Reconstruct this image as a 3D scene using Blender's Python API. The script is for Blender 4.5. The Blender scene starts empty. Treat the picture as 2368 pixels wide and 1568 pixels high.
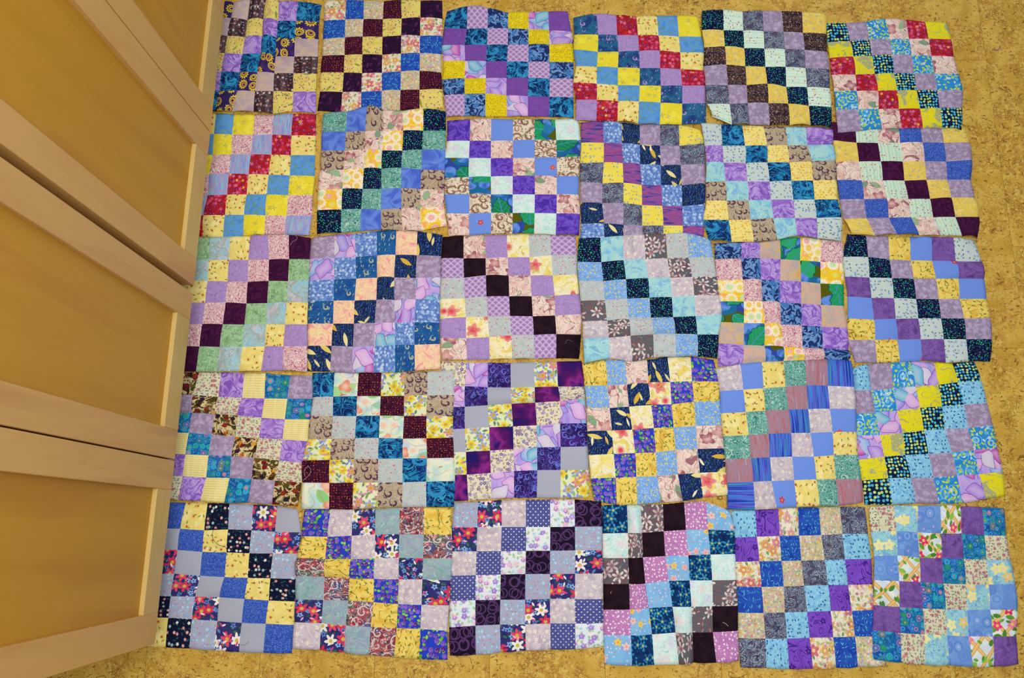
import bpy, math, random
import numpy as np
from mathutils import Vector

# ------------------------------------------------------------------ camera, world, lights, exposure
scene = bpy.context.scene
col = scene.collection
U = 0.0635                                   # one finished fabric square, metres
IMG_W, IMG_H, FOC = 2368, 1568, 1900.0
CAM_ROT = (0.2271, 0.0136, 0.0030)
CAM_LOC = np.array([15.792, -25.363, 36.328]) * U

cam_data = bpy.data.cameras.new('camera')
cam = bpy.data.objects.new('camera', cam_data)
col.objects.link(cam)
cam.location = CAM_LOC
cam.rotation_euler = CAM_ROT
cam_data.sensor_width = 36.0
cam_data.lens = 36.0 * FOC / IMG_W
cam_data.clip_start = 0.05
scene.camera = cam

world = bpy.data.worlds.new('world')
scene.world = world
world.use_nodes = True
bg = world.node_tree.nodes['Background']
bg.inputs[0].default_value = (0.93, 0.97, 1.0, 1)
bg.inputs[1].default_value = 0.13

def area_light(name, loc, target, sx, sy, power, color):
    d = bpy.data.lights.new(name, 'AREA')
    d.shape = 'RECTANGLE'; d.size = sx; d.size_y = sy
    d.energy = power; d.color = color
    o = bpy.data.objects.new(name, d); col.objects.link(o)
    o.location = loc
    o.rotation_euler = (Vector(target) - Vector(loc)).to_track_quat('-Z', 'Y').to_euler()
    return o
area_light('window_daylight', (2.6, 3.0, 2.0), (1.3, -1.0, 0.0), 2.4, 1.6, 48, (0.95, 0.98, 1.0))
area_light('ceiling_daylight', (1.15, -1.45, 3.0), (1.15, -1.45, 0.0), 2.2, 2.4, 84, (1.0, 0.985, 0.96))

vs = scene.view_settings
vs.view_transform = 'Standard'; vs.look = 'None'; vs.gamma = 1.0; vs.use_curve_mapping = False
vs.exposure = 0.0
GAIN = 1.0                                   # fabric dye strength

# ------------------------------------------------------------------ helpers
def Rm(a, b, g):
    ca, sa = math.cos(a), math.sin(a); cb, sb = math.cos(b), math.sin(b); cg, sg = math.cos(g), math.sin(g)
    Rx = np.array([[1, 0, 0], [0, ca, -sa], [0, sa, ca]])
    Ry = np.array([[cb, 0, sb], [0, 1, 0], [-sb, 0, cb]])
    Rz = np.array([[cg, -sg, 0], [sg, cg, 0], [0, 0, 1]])
    return Rz @ Ry @ Rx
RM = Rm(*CAM_ROT)
def floor_point(x, y, z=0.003):
    d = RM @ np.array([(x - IMG_W / 2) / FOC, -(y - IMG_H / 2) / FOC, -1.0])
    t = (z - CAM_LOC[2]) / d[2]
    return (CAM_LOC + t * d)[:2]

def mesh_obj(name, verts, faces, mat=None, parent=None, smooth=False):
    me = bpy.data.meshes.new(name)
    me.from_pydata([tuple(map(float, v)) for v in verts], [], faces)
    me.update()
    if smooth:
        me.polygons.foreach_set('use_smooth', [True] * len(me.polygons))
    if mat: me.materials.append(mat)
    o = bpy.data.objects.new(name, me)
    col.objects.link(o)
    if parent: o.parent = parent
    return o

def empty(name, loc=(0, 0, 0), rz=0.0):
    o = bpy.data.objects.new(name, None)
    o.empty_display_size = 0.05
    col.objects.link(o); o.location = loc; o.rotation_euler = (0, 0, rz)
    return o

def tag(o, label=None, cat=None, group=None, kind=None):
    if label: o['label'] = label
    if cat: o['category'] = cat
    if group: o['group'] = group
    if kind: o['kind'] = kind
    return o

def box_vf(x0, x1, y0, y1, z0, z1, bev=0.0):
    if not bev:
        v = [(x, y, z) for x in (x0, x1) for y in (y0, y1) for z in (z0, z1)]
        f = [(0, 1, 3, 2), (4, 6, 7, 5), (0, 4, 5, 1), (2, 3, 7, 6), (0, 2, 6, 4), (1, 5, 7, 3)]
        return v, f
    b = bev                                   # chamfered box: 24 verts
    v = []; idx = {}
    for sx in (0, 1):
        for sy in (0, 1):
            for sz in (0, 1):
                X = (x0, x1)[sx]; Y = (y0, y1)[sy]; Z = (z0, z1)[sz]
                ix = X + b * (1 - 2 * sx); iy = Y + b * (1 - 2 * sy); iz = Z + b * (1 - 2 * sz)
                for k, p in enumerate(((X, iy, iz), (ix, Y, iz), (ix, iy, Z))):
                    idx[sx, sy, sz, k] = len(v); v.append(p)
    f = []
    for s in (0, 1):
        f.append([idx[s, a, c, 0] for a, c in ((0, 0), (1, 0), (1, 1), (0, 1))])
        f.append([idx[a, s, c, 1] for a, c in ((0, 0), (1, 0), (1, 1), (0, 1))])
        f.append([idx[a, c, s, 2] for a, c in ((0, 0), (1, 0), (1, 1), (0, 1))])
    for a in (0, 1):
        for c in (0, 1):
            f.append([idx[a, c, 0, 0], idx[a, c, 1, 0], idx[a, c, 1, 1], idx[a, c, 0, 1]])
            f.append([idx[a, 0, c, 0], idx[a, 1, c, 0], idx[a, 1, c, 2], idx[a, 0, c, 2]])
            f.append([idx[0, a, c, 1], idx[1, a, c, 1], idx[1, a, c, 2], idx[0, a, c, 2]])
            for e in (0, 1):
                f.append([idx[a, c, e, 0], idx[a, c, e, 1], idx[a, c, e, 2]])
    return v, f

import bmesh
def box(name, x0, x1, y0, y1, z0, z1, mat, parent=None, bev=0.0):
    v, f = box_vf(x0, x1, y0, y1, z0, z1, bev)
    o = mesh_obj(name, v, f, mat, parent)
    bm = bmesh.new(); bm.from_mesh(o.data)
    bmesh.ops.recalc_face_normals(bm, faces=bm.faces)
    bm.to_mesh(o.data); bm.free()
    return o

# ------------------------------------------------------------------ shader DSL
def lin(h, g=1.0):
    r = []
    for i in (0, 2, 4):
        c = int(h[i:i + 2], 16) / 255
        c = c / 12.92 if c <= 0.04045 else ((c + 0.055) / 1.055) ** 2.4
        r.append(min(c * g, 0.92))
    return (*r, 1.0)

class K: nt = None; gain = 1.0
def L(a, b): K.nt.links.new(a, b)
def new(t): return K.nt.nodes.new(t)
class S:
    def __init__(s, o): s.o = o
    def __add__(s, b): return m('ADD', s, b)
    __radd__ = __add__
    def __sub__(s, b): return m('SUBTRACT', s, b)
    def __rsub__(s, b): return m('SUBTRACT', b, s)
    def __mul__(s, b): return m('MULTIPLY', s, b)
    __rmul__ = __mul__
    def __truediv__(s, b): return m('DIVIDE', s, b)
def put(sock, v):
    if isinstance(v, S): L(v.o, sock)
    else: sock.default_value = v
def m(op, a, b=None, c=None):
    n = new('ShaderNodeMath'); n.operation = op
    for i, v in enumerate((a, b, c)):
        if v is not None: put(n.inputs[i], v)
    return S(n.outputs[0])
def ss(x, a, b):
    n = new('ShaderNodeMapRange'); n.interpolation_type = 'SMOOTHSTEP'
    put(n.inputs[0], x); n.inputs[1].default_value = a; n.inputs[2].default_value = b
    n.inputs[3].default_value = 0; n.inputs[4].default_value = 1
    return S(n.outputs[0])
def cc(h):
    if isinstance(h, S): return h
    n = new('ShaderNodeRGB'); n.outputs[0].default_value = lin(h, K.gain)
    return S(n.outputs[0])
def mix(f, a, b):
    n = new('ShaderNodeMix'); n.data_type = 'RGBA'
    put(n.inputs[0], f)
    for k, v in ((6, a), (7, b)):
        if isinstance(v, S): L(v.o, n.inputs[k])
        else: n.inputs[k].default_value = lin(v, K.gain)
    return S(n.outputs[2])
def mp(u, loc=(0, 0), rot=0.0, sc=(1, 1)):
    n = new('ShaderNodeMapping'); L(u.o, n.inputs[0])
    n.inputs[1].default_value = (loc[0], loc[1], 0); n.inputs[2].default_value = (0, 0, rot)
    n.inputs[3].default_value = (sc[0], sc[1], 1)
    return S(n.outputs[0])
def xy(u):
    n = new('ShaderNodeSeparateXYZ'); L(u.o, n.inputs[0])
    return S(n.outputs[0]), S(n.outputs[1])
def noise(u, sc, det=2.0, dist=0.0, seed=0, rough=0.5):
    if seed: u = mp(u, (seed * 3.71, seed * 5.13))
    n = new('ShaderNodeTexNoise'); n.noise_dimensions = '2D'; L(u.o, n.inputs['Vector'])
    n.inputs['Scale'].default_value = sc; n.inputs['Detail'].default_value = det
    n.inputs['Distortion'].default_value = dist; n.inputs['Roughness'].default_value = rough
    return S(n.outputs[0])
def ramp(f, stops, const=False):
    n = new('ShaderNodeValToRGB'); put(n.inputs[0], f)
    cr = n.color_ramp
    cr.interpolation = 'CONSTANT' if const else 'LINEAR'
    while len(cr.elements) < len(stops): cr.elements.new(0.5)
    for e, (p, h) in zip(cr.elements, stops): e.position = p
    for e, (p, h) in zip(cr.elements, stops): e.color = lin(h, K.gain)
    return S(n.outputs[0])
def pick(f, hs):
    if isinstance(hs, str): hs = [hs]
    if len(hs) == 1: return cc(hs[0])
    return ramp(f, [(i / len(hs), h) for i, h in enumerate(hs)], True)
def soft(f, hs, lo=0.3, hi=0.7):
    k = len(hs) - 1
    return ramp(f, [(lo + (hi - lo) * i / k, h) for i, h in enumerate(hs)])
def mott(u, hs, sc, det=3.0, dist=0.0, seed=0, lo=0.32, hi=0.68):
    return soft(noise(u, sc, det, dist, seed), hs, lo, hi)
def cell(u, sc, rnd=0.8, seed=0):
    if seed: u = mp(u, (seed * 7.31, seed * 3.17))
    n = new('ShaderNodeTexVoronoi'); n.voronoi_dimensions = '2D'; L(u.o, n.inputs['Vector'])
    n.inputs['Scale'].default_value = sc; n.inputs['Randomness'].default_value = rnd
    v = new('ShaderNodeVectorMath'); v.operation = 'SUBTRACT'
    L(u.o, v.inputs[0]); L(n.outputs['Position'], v.inputs[1])
    x, y = xy(S(v.outputs[0])); x = x * sc; y = y * sc
    s = new('ShaderNodeSeparateColor'); L(n.outputs['Color'], s.inputs[0])
    return x, y, S(n.outputs['Distance']), S(s.outputs[0]), S(s.outputs[1]), S(s.outputs[2])
def on(mk, g, prob): return mk if prob >= 1 else mk * m('LESS_THAN', g, prob)
def dots(u, c, sc, r, hs, prob=1.0, rnd=0.8, seed=0, e=0.05, ring=None):
    x, y, d, ra, g, b = cell(u, sc, rnd, seed)
    mk = on(ss(r - d, -e, e), g, prob)
    c = mix(mk, c, pick(b, hs))
    if ring: c = mix(on(ss(r * 0.55 - d, -e, e), g, prob), c, ring)
    return c
def flow(u, c, sc, n, R, hs, ctr=None, prob=1.0, seed=0, rnd=0.75, e=0.04, deep=0.22, shade=None):
    x, y, d, ra, g, b = cell(u, sc, rnd, seed)
    a = m('ARCTAN2', y, x) + ra * 6.283
    rr = (m('COSINE', a * n) * deep + (1 - deep)) * R
    mk = on(ss(rr - d, -e, e), g, prob)
    pc = pick(b, hs)
    if shade: pc = mix(ss(d, R * 0.05, R * 0.8), shade, pc)
    c = mix(mk, c, pc)
    if ctr: c = mix(on(ss(R * 0.26 - d, -e, e), g, prob), c, ctr)
    return c
def leaf(u, c, sc, Ln, Wd, hs, prob=1.0, seed=0, rnd=0.8, e=0.03, ang=None, spread=6.283):
    x, y, d, ra, g, b = cell(u, sc, rnd, seed)
    a = ra * spread + (ang or 0.0)
    co = m('COSINE', a); si = m('SINE', a)
    xr = x * co + y * si; yr = y * co - x * si
    q = xr / Ln
    mk = on(ss((1 - q * q) * Wd - m('ABSOLUTE', yr), -e, e), g, prob)
    return mix(mk, c, pick(b, hs))
def blot(u, c, sc, thr, h, seed=0, w=0.03, dist=0.0, det=2.0):
    return mix(ss(noise(u, sc, det, dist, seed), thr - w, thr + w), c, h)
def cont(u, c, sc, k, w, h, seed=0, dist=0.0, det=1.0, e=0.1):
    t = m('FRACT', noise(u, sc, det, dist, seed) * k)
    return mix(1 - ss(m('ABSOLUTE', t - 0.5), w, w + e), c, h)
def bands(u, hs, sc, k, seed=0, dist=0.0, det=1.0, const=True):
    t = m('FRACT', noise(u, sc, det, dist, seed) * k)
    return ramp(t, [(i / len(hs), h) for i, h in enumerate(hs)], const)
def rings(u, c, sc, R, k, hs, h2, prob=1.0, seed=0, rnd=0.8, e=0.25):
    x, y, d, ra, g, b = cell(u, sc, rnd, seed)
    t = m('SINE', d * k + ra * 3.0)
    inside = on(ss(R - d, -0.03, 0.03), g, prob)
    rc = mix(ss(t, -e, e), pick(b, hs), pick(ra, h2))
    return mix(inside, c, rc)
def spir(u, c, sc, R, h, prob=1.0, seed=0, k=9.0, wd=0.1, rnd=0.7, arms=1.0, base=None):
    x, y, d, ra, g, b = cell(u, sc, rnd, seed)
    a = m('ARCTAN2', y, x)
    inside = on(ss(R - d, -0.03, 0.03), g, prob)
    if base: c = mix(inside, c, pick(b, base))
    t = m('SINE', d * (k * 6.283) + a * arms)
    return mix(inside * ss(t, wd, wd + 0.4), c, h)
def streak(u, hs, ang, sx, sy, seed=0, det=2.0, lo=0.3, hi=0.7, dist=0.0):
    v = mp(u, (seed * 2.7, seed * 1.9), ang, (sx, sy))
    return soft(noise(v, 1.0, det, dist), hs, lo, hi)
def stripe(u, hs, fr, axis=0, wob=0.0):
    x, y = xy(u); t = (x, y)[axis]
    if wob: t = t + noise(u, 4, 2) * wob
    return ramp(m('FRACT', t * fr), [(i / len(hs), h) for i, h in enumerate(hs)], True)

def fabric_mat(name, fn):
    mat = bpy.data.materials.new(name); mat.use_nodes = True
    K.nt = mat.node_tree; K.gain = GAIN
    bs = K.nt.nodes['Principled BSDF']
    n = new('ShaderNodeUVMap'); n.uv_map = 'UVMap'
    u = S(n.outputs[0])
    c = fn(u)
    L(c.o, bs.inputs['Base Color'])
    bs.inputs['Roughness'].default_value = 0.9
    bs.inputs['Specular IOR Level'].default_value = 0.06
    return mat

# ------------------------------------------------------------------ printed fabrics (key: description, pattern)
def f_scallop(u):
    x, y = xy(mp(u, sc=(3.5, 7.0)))
    row = m('FLOOR', y); fy = m('FRACT', y) * 0.5
    fx = m('FRACT', x + row * 0.5) - 0.5
    d1 = m('SQRT', fx * fx + fy * fy)
    sx = 0.5 - m('ABSOLUTE', fx); sy = fy - 0.5
    d2 = m('SQRT', sx * sx + sy * sy)
    ins = m('LESS_THAN', d1, 0.5)
    d = ins * d1 + (1 - ins) * d2
    return ramp(d, [(0.0, '9474ac'), (0.22, 'a484ba'), (0.36, 'b698c8'), (0.42, 'd0b8dc'), (0.48, 'd4bee0'), (0.52, 'a888be')])
def f_daisy(u):
    c = mott(u, ['f6c23c', 'f3df60', 'f4a868', 'f5e27a'], 2.2, 1)
    x, y, d, ra, g, b = cell(u, 2.1, 0.5, 1)
    a = m('ARCTAN2', y, x)
    pet = m('ABSOLUTE', m('COSINE', a * 6.0))
    ring = ss(0.52 - d, -0.02, 0.02)
    body = pick(b, ['f4efe0', 'f6f1e4', 'f3ead4', 'f6f0e0', 'f0c818'])
    c = mix(ring * ss(pet, 0.18, 0.42) * ss(d, 0.08, 0.13), c, body)
    c = mix(ss(0.26 - d, -0.12, 0.10), c, pick(g, ['f3a6b4', 'ecd85e', 'bfe0b0', 'f0c04a']))
    return mix(ss(0.09 - d, -0.03, 0.03), c, 'd8e08a')
def f_twill(u):
    x, y = xy(u)
    t = m('SINE', (x * 1.0 + y * 1.6) * 95.0)
    c = mix(ss(t, -0.6, 0.6), 'b9c8c4', 'd0dcd8')
    c = leaf(u, c, 6.0, 0.34, 0.15, ['4a7a6a', '5d8a78'], 0.45, 2)
    return dots(u, c, 5.0, 0.22, ['6f8fd8', '7fa2e0', '5a78c8'], 0.5, 0.8, 3, 0.08, 'a9bdea')
def f_weave(u):
    c = mott(u, ['2c4cac', '3a5cba', '3050b0'], 6)
    c = leaf(u, c, 15, 0.42, 0.16, ['5f7fd0', '4c6cc4', '7d98da'], 0.7, 1, 0.5, 0.06, 0.0, 0.0)
    c = leaf(u, c, 15, 0.42, 0.16, ['5f7fd0', '2a4296', '6f8cd4'], 0.6, 4, 0.5, 0.06, 1.5708, 0.0)
    return c
def f_brown(u):
    c = 'x'
    x, y = xy(u)
    c = mix(ss(m('SINE', y * 12.0), -0.4, 0.6), '33232a', '47322f')
    c = leaf(u, c, 16, 0.42, 0.26, ['8a6e68', 'a88f86', '5f4a4c', '6f7478'], 0.55, 1)
    return leaf(u, c, 12, 0.36, 0.22, ['c0a79c', '7d5f5c', '4c3a42'], 0.4, 2)
def f_polka(u):
    c = mott(u, ['4a5092', '555c9e'], 3)
    return dots(mp(u, rot=0.785), c, 6.6, 0.17, ['d9dcc4', 'd2d8d0'], 1, 0.0, 0, 0.04)
def f_lattice(u):
    c = mott(u, ['e2eae6', 'cfdde8', 'f0f0ea'], 2)
    x, y = xy(u)
    for s in (1, -1):
        t = m('ABSOLUTE', m('FRACT', (x + y * s) * 1.25) - 0.5)
        c = mix(ss(0.13 - t, -0.02, 0.02), c, 'dcab5c')
        c = mix(ss(0.05 - t, -0.04, 0.04), c, 'efca84')
    c = leaf(u, c, 2.8, 0.5, 0.24, ['5f9a3a', '8ac04a', '4c8a34'], 0.7, 1)
    c = flow(u, c, 1.7, 5, 0.36, ['e02a72', 'e8447e', 'f080a4'], 'f0d060', 0.55, 3)
    return leaf(u, c, 3.6, 0.4, 0.2, ['6aa83c', '4f9038'], 0.35, 6)
def f_whiteflower(u):
    c = mott(u, ['c4b6c0', 'd0c4cc', 'b8abb8'], 2.4, 1)
    c = cont(u, c, 2.2, 3.0, 0.01, 'e0d6d8', 2, 0.4, 0, 0.05)
    c = flow(u, c, 3.0, 5, 0.24, 'f2eede', 'd0c080', 0.7, 5, 0.5, 0.03, 0.35)
    return dots(u, c, 4.0, 0.10, 'efe9dc', 0.6, 0.6, 7, 0.04)
def f_circles(u):
    c = mott(u, ['1d4f9e', '1f6cae', '1a5a8a'], 2)
    c = rings(u, c, 8.0, 0.36, 16, ['2f9ac0', '1f7a86', '3a6ac8'], ['1a58a8', '2f9aa8', '4a9ad0'], 1, 3, 0.8)
    c = rings(u, c, 3.6, 0.44, 19, ['2fa8cc', '2a9a90', 'c07aa4', '2a9a70', '4a94dc'], ['1c62b4', '2cacc8', '2f8a68', '2f68c0'], 0.95, 1, 0.6)
    return flow(u, c, 3.6, 8, 0.16, ['c8587a', '58b0d8', 'c8a060', '2a58b8'], None, 0.6, 1, 0.6)
def f_leaf_big(u):
    c = mott(u, ['2f6ac0', '5a84dc', '6a94e8', '2a7ab0'], 1.6, 1)
    x, y, d, ra, g, b = cell(u, 1.6, 0.9, 5)
    c = mix(ss(d, 0.40, 0.46), c, pick(b, ['2c4a9e', '1f6a9c']))
    c = mix(m('LESS_THAN', g, 0.28), c, '565a12')
    x, y, d, ra, g, b = cell(u, 0.95, 0.9, 2)
    a = ra * 6.283; co = m('COSINE', a); si = m('SINE', a)
    xr = x * co + y * si; yr = y * co - x * si
    q = xr / 0.66
    e = (1 - q * q) * 0.40 + m('SINE', xr * 22.0) * 0.03 - m('ABSOLUTE', yr)
    mk = m('LESS_THAN', g, 0.62)
    c = mix(ss(e, -0.03, -0.01) * mk, c, '14402c')
    c = mix(ss(e, 0.0, 0.02) * mk, c, pick(b, ['1f9a58', '2aa662', '18864c']))
    v = 1 - ss(m('ABSOLUTE', yr), 0.01, 0.03)
    w = m('ABSOLUTE', m('FRACT', (xr - m('ABSOLUTE', yr)) * 4.0) - 0.5)
    c = mix(ss(e, 0.0, 0.02) * mk * m('MAXIMUM', v, 1 - ss(w, 0.03, 0.07)), c, '4a90c0')
    return c
def f_petals(u):
    c = streak(u, ['a890e2', 'b9a4e8', 'c8a8e2', '9aa0e6'], 0.6, 2.5, 0.8, 1, 1)
    for sd, hs in ((1, ['86b0e6', 'd6a4dc', 'c050b4', 'd2cbe0', '9a8ee6']), (4, ['c456b6', '62b8d4', 'b48ae0', 'd8a8e0', 'cfc8da'])):
        x, y, d, ra, g, b = cell(u, 1.25, 0.9, sd)
        a = ra * 6.283; co = m('COSINE', a); si = m('SINE', a)
        xr = x * co + y * si; yr = y * co - x * si + m('SINE', xr * 7.0) * 0.06
        q = xr / 0.62
        e = (1 - q * q) * 0.34 - m('ABSOLUTE', yr)
        c = mix(ss(e, -0.03, -0.01), c, '7a4a9e')
        c = mix(ss(e, 0.0, 0.02), c, mix(ss(e, 0.0, 0.3) * 0.35, pick(b, hs), 'e4dcee'))
    return c
def f_dragon(u):
    c = mott(u, ['141f52', '1c2c66', '1a3050'], 3)
    c = leaf(u, c, 10, 0.5, 0.14, ['5a86c4', '456fae', '33557e', '52703c', '486a44'], 0.85, 1, 0.8, 0.05, 0.5, 1.3)
    c = leaf(u, c, 1.45, 0.46, 0.14, ['e0c868', 'e8dc98', 'd8ae40'], 0.62, 3, 0.7, 0.012)
    return leaf(u, c, 1.8, 0.36, 0.09, ['e8d890', 'd8b850', 'efe4b4'], 0.45, 8, 0.7, 0.012)
def f_dfly_yellow(u):
    c = mott(u, ['eedd3a', 'e6d638', 'f2e44c'], 2)
    x, y, d, ra, g, b = cell(u, 2.1, 0.85, 1)
    a = m('ARCTAN2', y, x) + ra * 6.283
    rr = m('POWER', m('ABSOLUTE', m('COSINE', a * 2.0)), 6.0) * 0.26
    mk = on(ss(rr - d, -0.015, 0.02), g, 0.75)
    c = mix(mk, c, pick(b, ['8a9a70', '94a090', '7f8f70']))
    return dots(u, c, 4, 0.06, '5a6a50', 0.3, 0.9, 5, 0.03)
def f_vine(u, a='e4c458', b='eed56e', g='7f8a3a'):
    c = mott(u, [a, b, 'e0b848'], 2.2, 2)
    c = cont(u, c, 1.5, 3.2, 0.012, '8a7c38', 1, 0.6, 0, 0.05)
    c = leaf(u, c, 4.6, 0.34, 0.13, [g, '8fa04a', '6a7a30'], 0.6, 2)
    return dots(u, c, 4.4, 0.10, 'a83a34', 0.30, 0.9, 6, 0.04)
def f_fruit(u):
    c = mott(u, ['2a1a16', '4a3016', 'e0cf9a', '3a2a18', '5a4a1c'], 2.6, 2, 0.6, 1, 0.25, 0.75)
    c = dots(u, c, 3.2, 0.34, ['7a1a24', 'c87a26', '8a3020', '4a4a1a', 'd8983a', '2a2030'], 0.75, 0.8, 2, 0.06)
    c = dots(u, c, 11, 0.32, ['5a1626', '7a2430', '20182a'], 0.3, 0.6, 3, 0.08)
    return leaf(u, c, 3, 0.45, 0.2, ['5f5a24', '3f4420', '6a4a20'], 0.45, 5)
def f_lily(u):
    c = mott(u, ['262a62', '3a3278', '2a3a58'], 2.5)
    c = leaf(u, c, 4.5, 0.45, 0.22, ['3f6a58', '2f5548', '5a86b8'], 0.6, 1)
    c = flow(u, c, 3.6, 5, 0.44, ['6f9ad8', '88aee0', '5a80c4'], '2a3a70', 0.55, 2)
    c = flow(u, c, 1.9, 6, 0.52, ['d63a5e', 'e04a68', 'e8e4dc', 'd8345a', 'f0e6e4'], 'c8b84a', 0.78, 3, 0.8, 0.02, 0.26)
    return leaf(u, c, 3.4, 0.34, 0.12, ['f0a8bc', 'e8e8e4', 'd84a70'], 0.4, 6)
def f_daffodil(u):
    c = cc('e0e4c0')
    c = leaf(u, c, 4.2, 0.5, 0.22, ['7fa05a', '8fb87a', 'b8c850', '5f8a6a'], 0.95, 1)
    c = flow(u, c, 2.4, 6, 0.52, ['ecd21e', 'e4c820', '7f92d8', 'd47a9c', 'f0dc3c', '8fa2dc'], 'c8a030', 1.0, 2, 0.8, 0.02, 0.22, 'd8b860')
    return leaf(u, c, 3.4, 0.36, 0.14, ['d88ab0', '6f86cc', 'f0e060', 'a8c060'], 0.45, 5)
def f_rosefloral(u):
    c = cc('e8e4cc')
    c = leaf(u, c, 4.2, 0.42, 0.22, ['8fb07a', 'a8bc8a', '6f9a62', 'b8c07a'], 0.85, 1)
    c = flow(u, c, 2.1, 5, 0.50, ['e08a9a', 'e8a84a', 'e4b0c0', 'b89ac8', 'd8607a', 'f0c864'], 'f0dc8a', 0.85, 2, 0.75, 0.03, 0.2, 'c86a78')
    c = flow(u, c, 4.6, 5, 0.34, ['e8b060', 'd890b0', 'f0e8d0', 'a86a98'], None, 0.4, 5)
    return cont(u, c, 4, 4, 0.02, 'c8a488', 3, 0.8, 1, 0.12)
def f_magnolia(u):
    c = mott(u, ['dfb9ae', 'e8ccc0', 'eedace', 'e0beb6'], 2.2, 2, 0.5)
    c = leaf(u, c, 1.5, 0.46, 0.24, ['86a884', '7aa084', '9ab892'], 0.40, 2, 0.9)
    c = cont(u, c, 1.8, 3, 0.01, '8fa88a', 7, 0.5, 0, 0.04)
    c = flow(u, c, 1.35, 4, 0.44, ['b06a78', 'c4848a', 'ead2c8', 'a05a6a', 'c88e8c'], None, 0.60, 3, 0.9, 0.03, 0.22, 'dcb4ae')
    return cont(u, c, 1.7, 5, 0.012, 'a06a74', 4, 0.6, 1, 0.07)
def f_paisley(u):
    c = mott(u, ['3a2660', '33245a', '4a2e78'], 2)
    x, y, d, ra, g, b = cell(u, 1.7, 0.5, 1)
    a = m('ARCTAN2', y, x) + ra * 6.283
    R = m('COSINE', a) * 0.14 + 0.33
    q = d / R
    c = mix(ss(1.0 - q, -0.05, 0.05), c, 'e0c832')
    c = mix(ss(0.74 - q, -0.05, 0.05), c, '4a3050')
    c = mix(ss(0.58 - q, -0.05, 0.05), c, pick(b, ['d8b030', 'e0a03a', 'd08a4a']))
    c = mix(ss(0.32 - q, -0.05, 0.05), c, '3c2a66')
    s = m('SINE', a * 14.0)
    return mix(ss(q, 0.98, 1.02) * ss(1.24 - q, -0.03, 0.03) * ss(s, 0.0, 0.4), c, 'dcc636')
def f_swirl(u):
    c = mott(u, ['12306c', '1a58a0', '1f86b8', '143a7c', '1c4c98'], 1.6, 3, 1.4, 1, 0.28, 0.72)
    c = cont(u, c, 0.9, 6, 0.10, '12285c', 2, 1.2, 1, 0.3)
    c = spir(u, c, 1.15, 0.46, '2f88c0', 0.8, 3, 1.7, 0.25, 0.6)
    return cont(u, c, 2.2, 5, 0.01, '3fa6cc', 4, 0.8, 2, 0.10)
def f_redflower(u):
    c = mott(u, ['c0242e', 'a01a2a', 'cc3030'], 2)
    c = leaf(u, c, 5, 0.3, 0.14, ['6a5a3a', '7a3a5a'], 0.4, 1)
    c = flow(u, c, 4.8, 5, 0.46, ['d85a90', 'c8407e', '8a2460', 'e07aa8', '6a1a5a'], 'c86080', 0.85, 2, 0.8, 0.04, 0.3)
    return flow(u, c, 3.0, 5, 0.22, ['e0c048', '7a1f5a', 'd8a83a'], None, 0.25, 4)
def f_creamred(u):
    c = mott(u, ['eedc86', 'e8d272', 'f2e49a'], 2.4, 2)
    c = leaf(u, c, 4.0, 0.30, 0.11, ['7f8a40', '95994e'], 0.6, 1)
    return flow(u, c, 2.6, 7, 0.19, ['c8482a', 'd05a30'], '5e2018', 0.62, 3, 0.8, 0.025, 0.35)
def f_roll_pastel(u):
    c = mott(u, ['eae6ea', 'd8e6ee'], 3)
    c = leaf(u, c, 5.5, 0.45, 0.26, ['a0c89a', 'b4d4a8', 'a8d8e0'], 0.8, 1)
    c = flow(u, c, 3.2, 5, 0.42, ['b49adc', 'e8b8d0', 'a88ad4', 'ecc8d8'], 'd8c4ec', 0.72, 2, 0.7, 0.05, 0.15)
    return spir(u, c, 3.2, 0.32, '9a7ccc', 0.6, 2, 2.4, 0.3)
def f_purproses(u):
    c = cc('2a40c0')
    c = leaf(u, c, 5.5, 0.46, 0.28, ['7cc030', '5fae30', '92d040'], 0.8, 1)
    c = dots(u, c, 4.3, 0.40, ['5f3fa6', '6f4cb8', '5a2472', '7a5ac4'], 0.95, 0.5, 2, 0.04)
    return spir(u, c, 4.3, 0.34, '9478d4', 0.95, 2, 2.6, 0.45, 0.5)
def f_whitelily(u):
    c = bands(u, ['70565e', '7a5a60', '5f6a6a', '6a4f66', '4a6f6c'], 1.8, 5, 1, 1.0, 1)
    c = flow(u, c, 2.1, 6, 0.58, ['e2d8d4', 'd8ccca', 'c8b4b8'], '8a6a70', 0.72, 2, 0.8, 0.02, 0.36, 'a88a90')
    return leaf(u, c, 4, 0.34, 0.12, ['c07a74', 'd8ccc8', '6a8a80'], 0.3, 4)
def f_greyrose(u):
    c = mott(u, ['4c5a78', '5c4458', '7888a0', '56506e'], 2.4, 2, 0.5, 1)
    x, y, d, ra, g, b = cell(u, 2.1, 0.7, 2)
    t = m('SINE', d * 34.0 + noise(u, 5, 2) * 14.0)
    c = mix(ss(0.5 - d, -0.1, 0.12) * ss(t, -0.2, 0.6), c, '93a2b0')
    return cont(u, c, 3.4, 6, 0.05, '3c3a56', 3, 1.2, 1, 0.2)
def f_ring(u):
    c = mott(u, ['1b1122', '231530'], 3)
    for sd in (1, 4):
        x, y, d, ra, g, b = cell(u, 2.0, 0.4, sd)
        c = mix(ss(0.05 - m('ABSOLUTE', d - 0.36), -0.02, 0.03), c, '55386a')
    return flow(u, c, 2.4, 4, 0.2, ['4c3060'], None, 0.6, 7)
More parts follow.
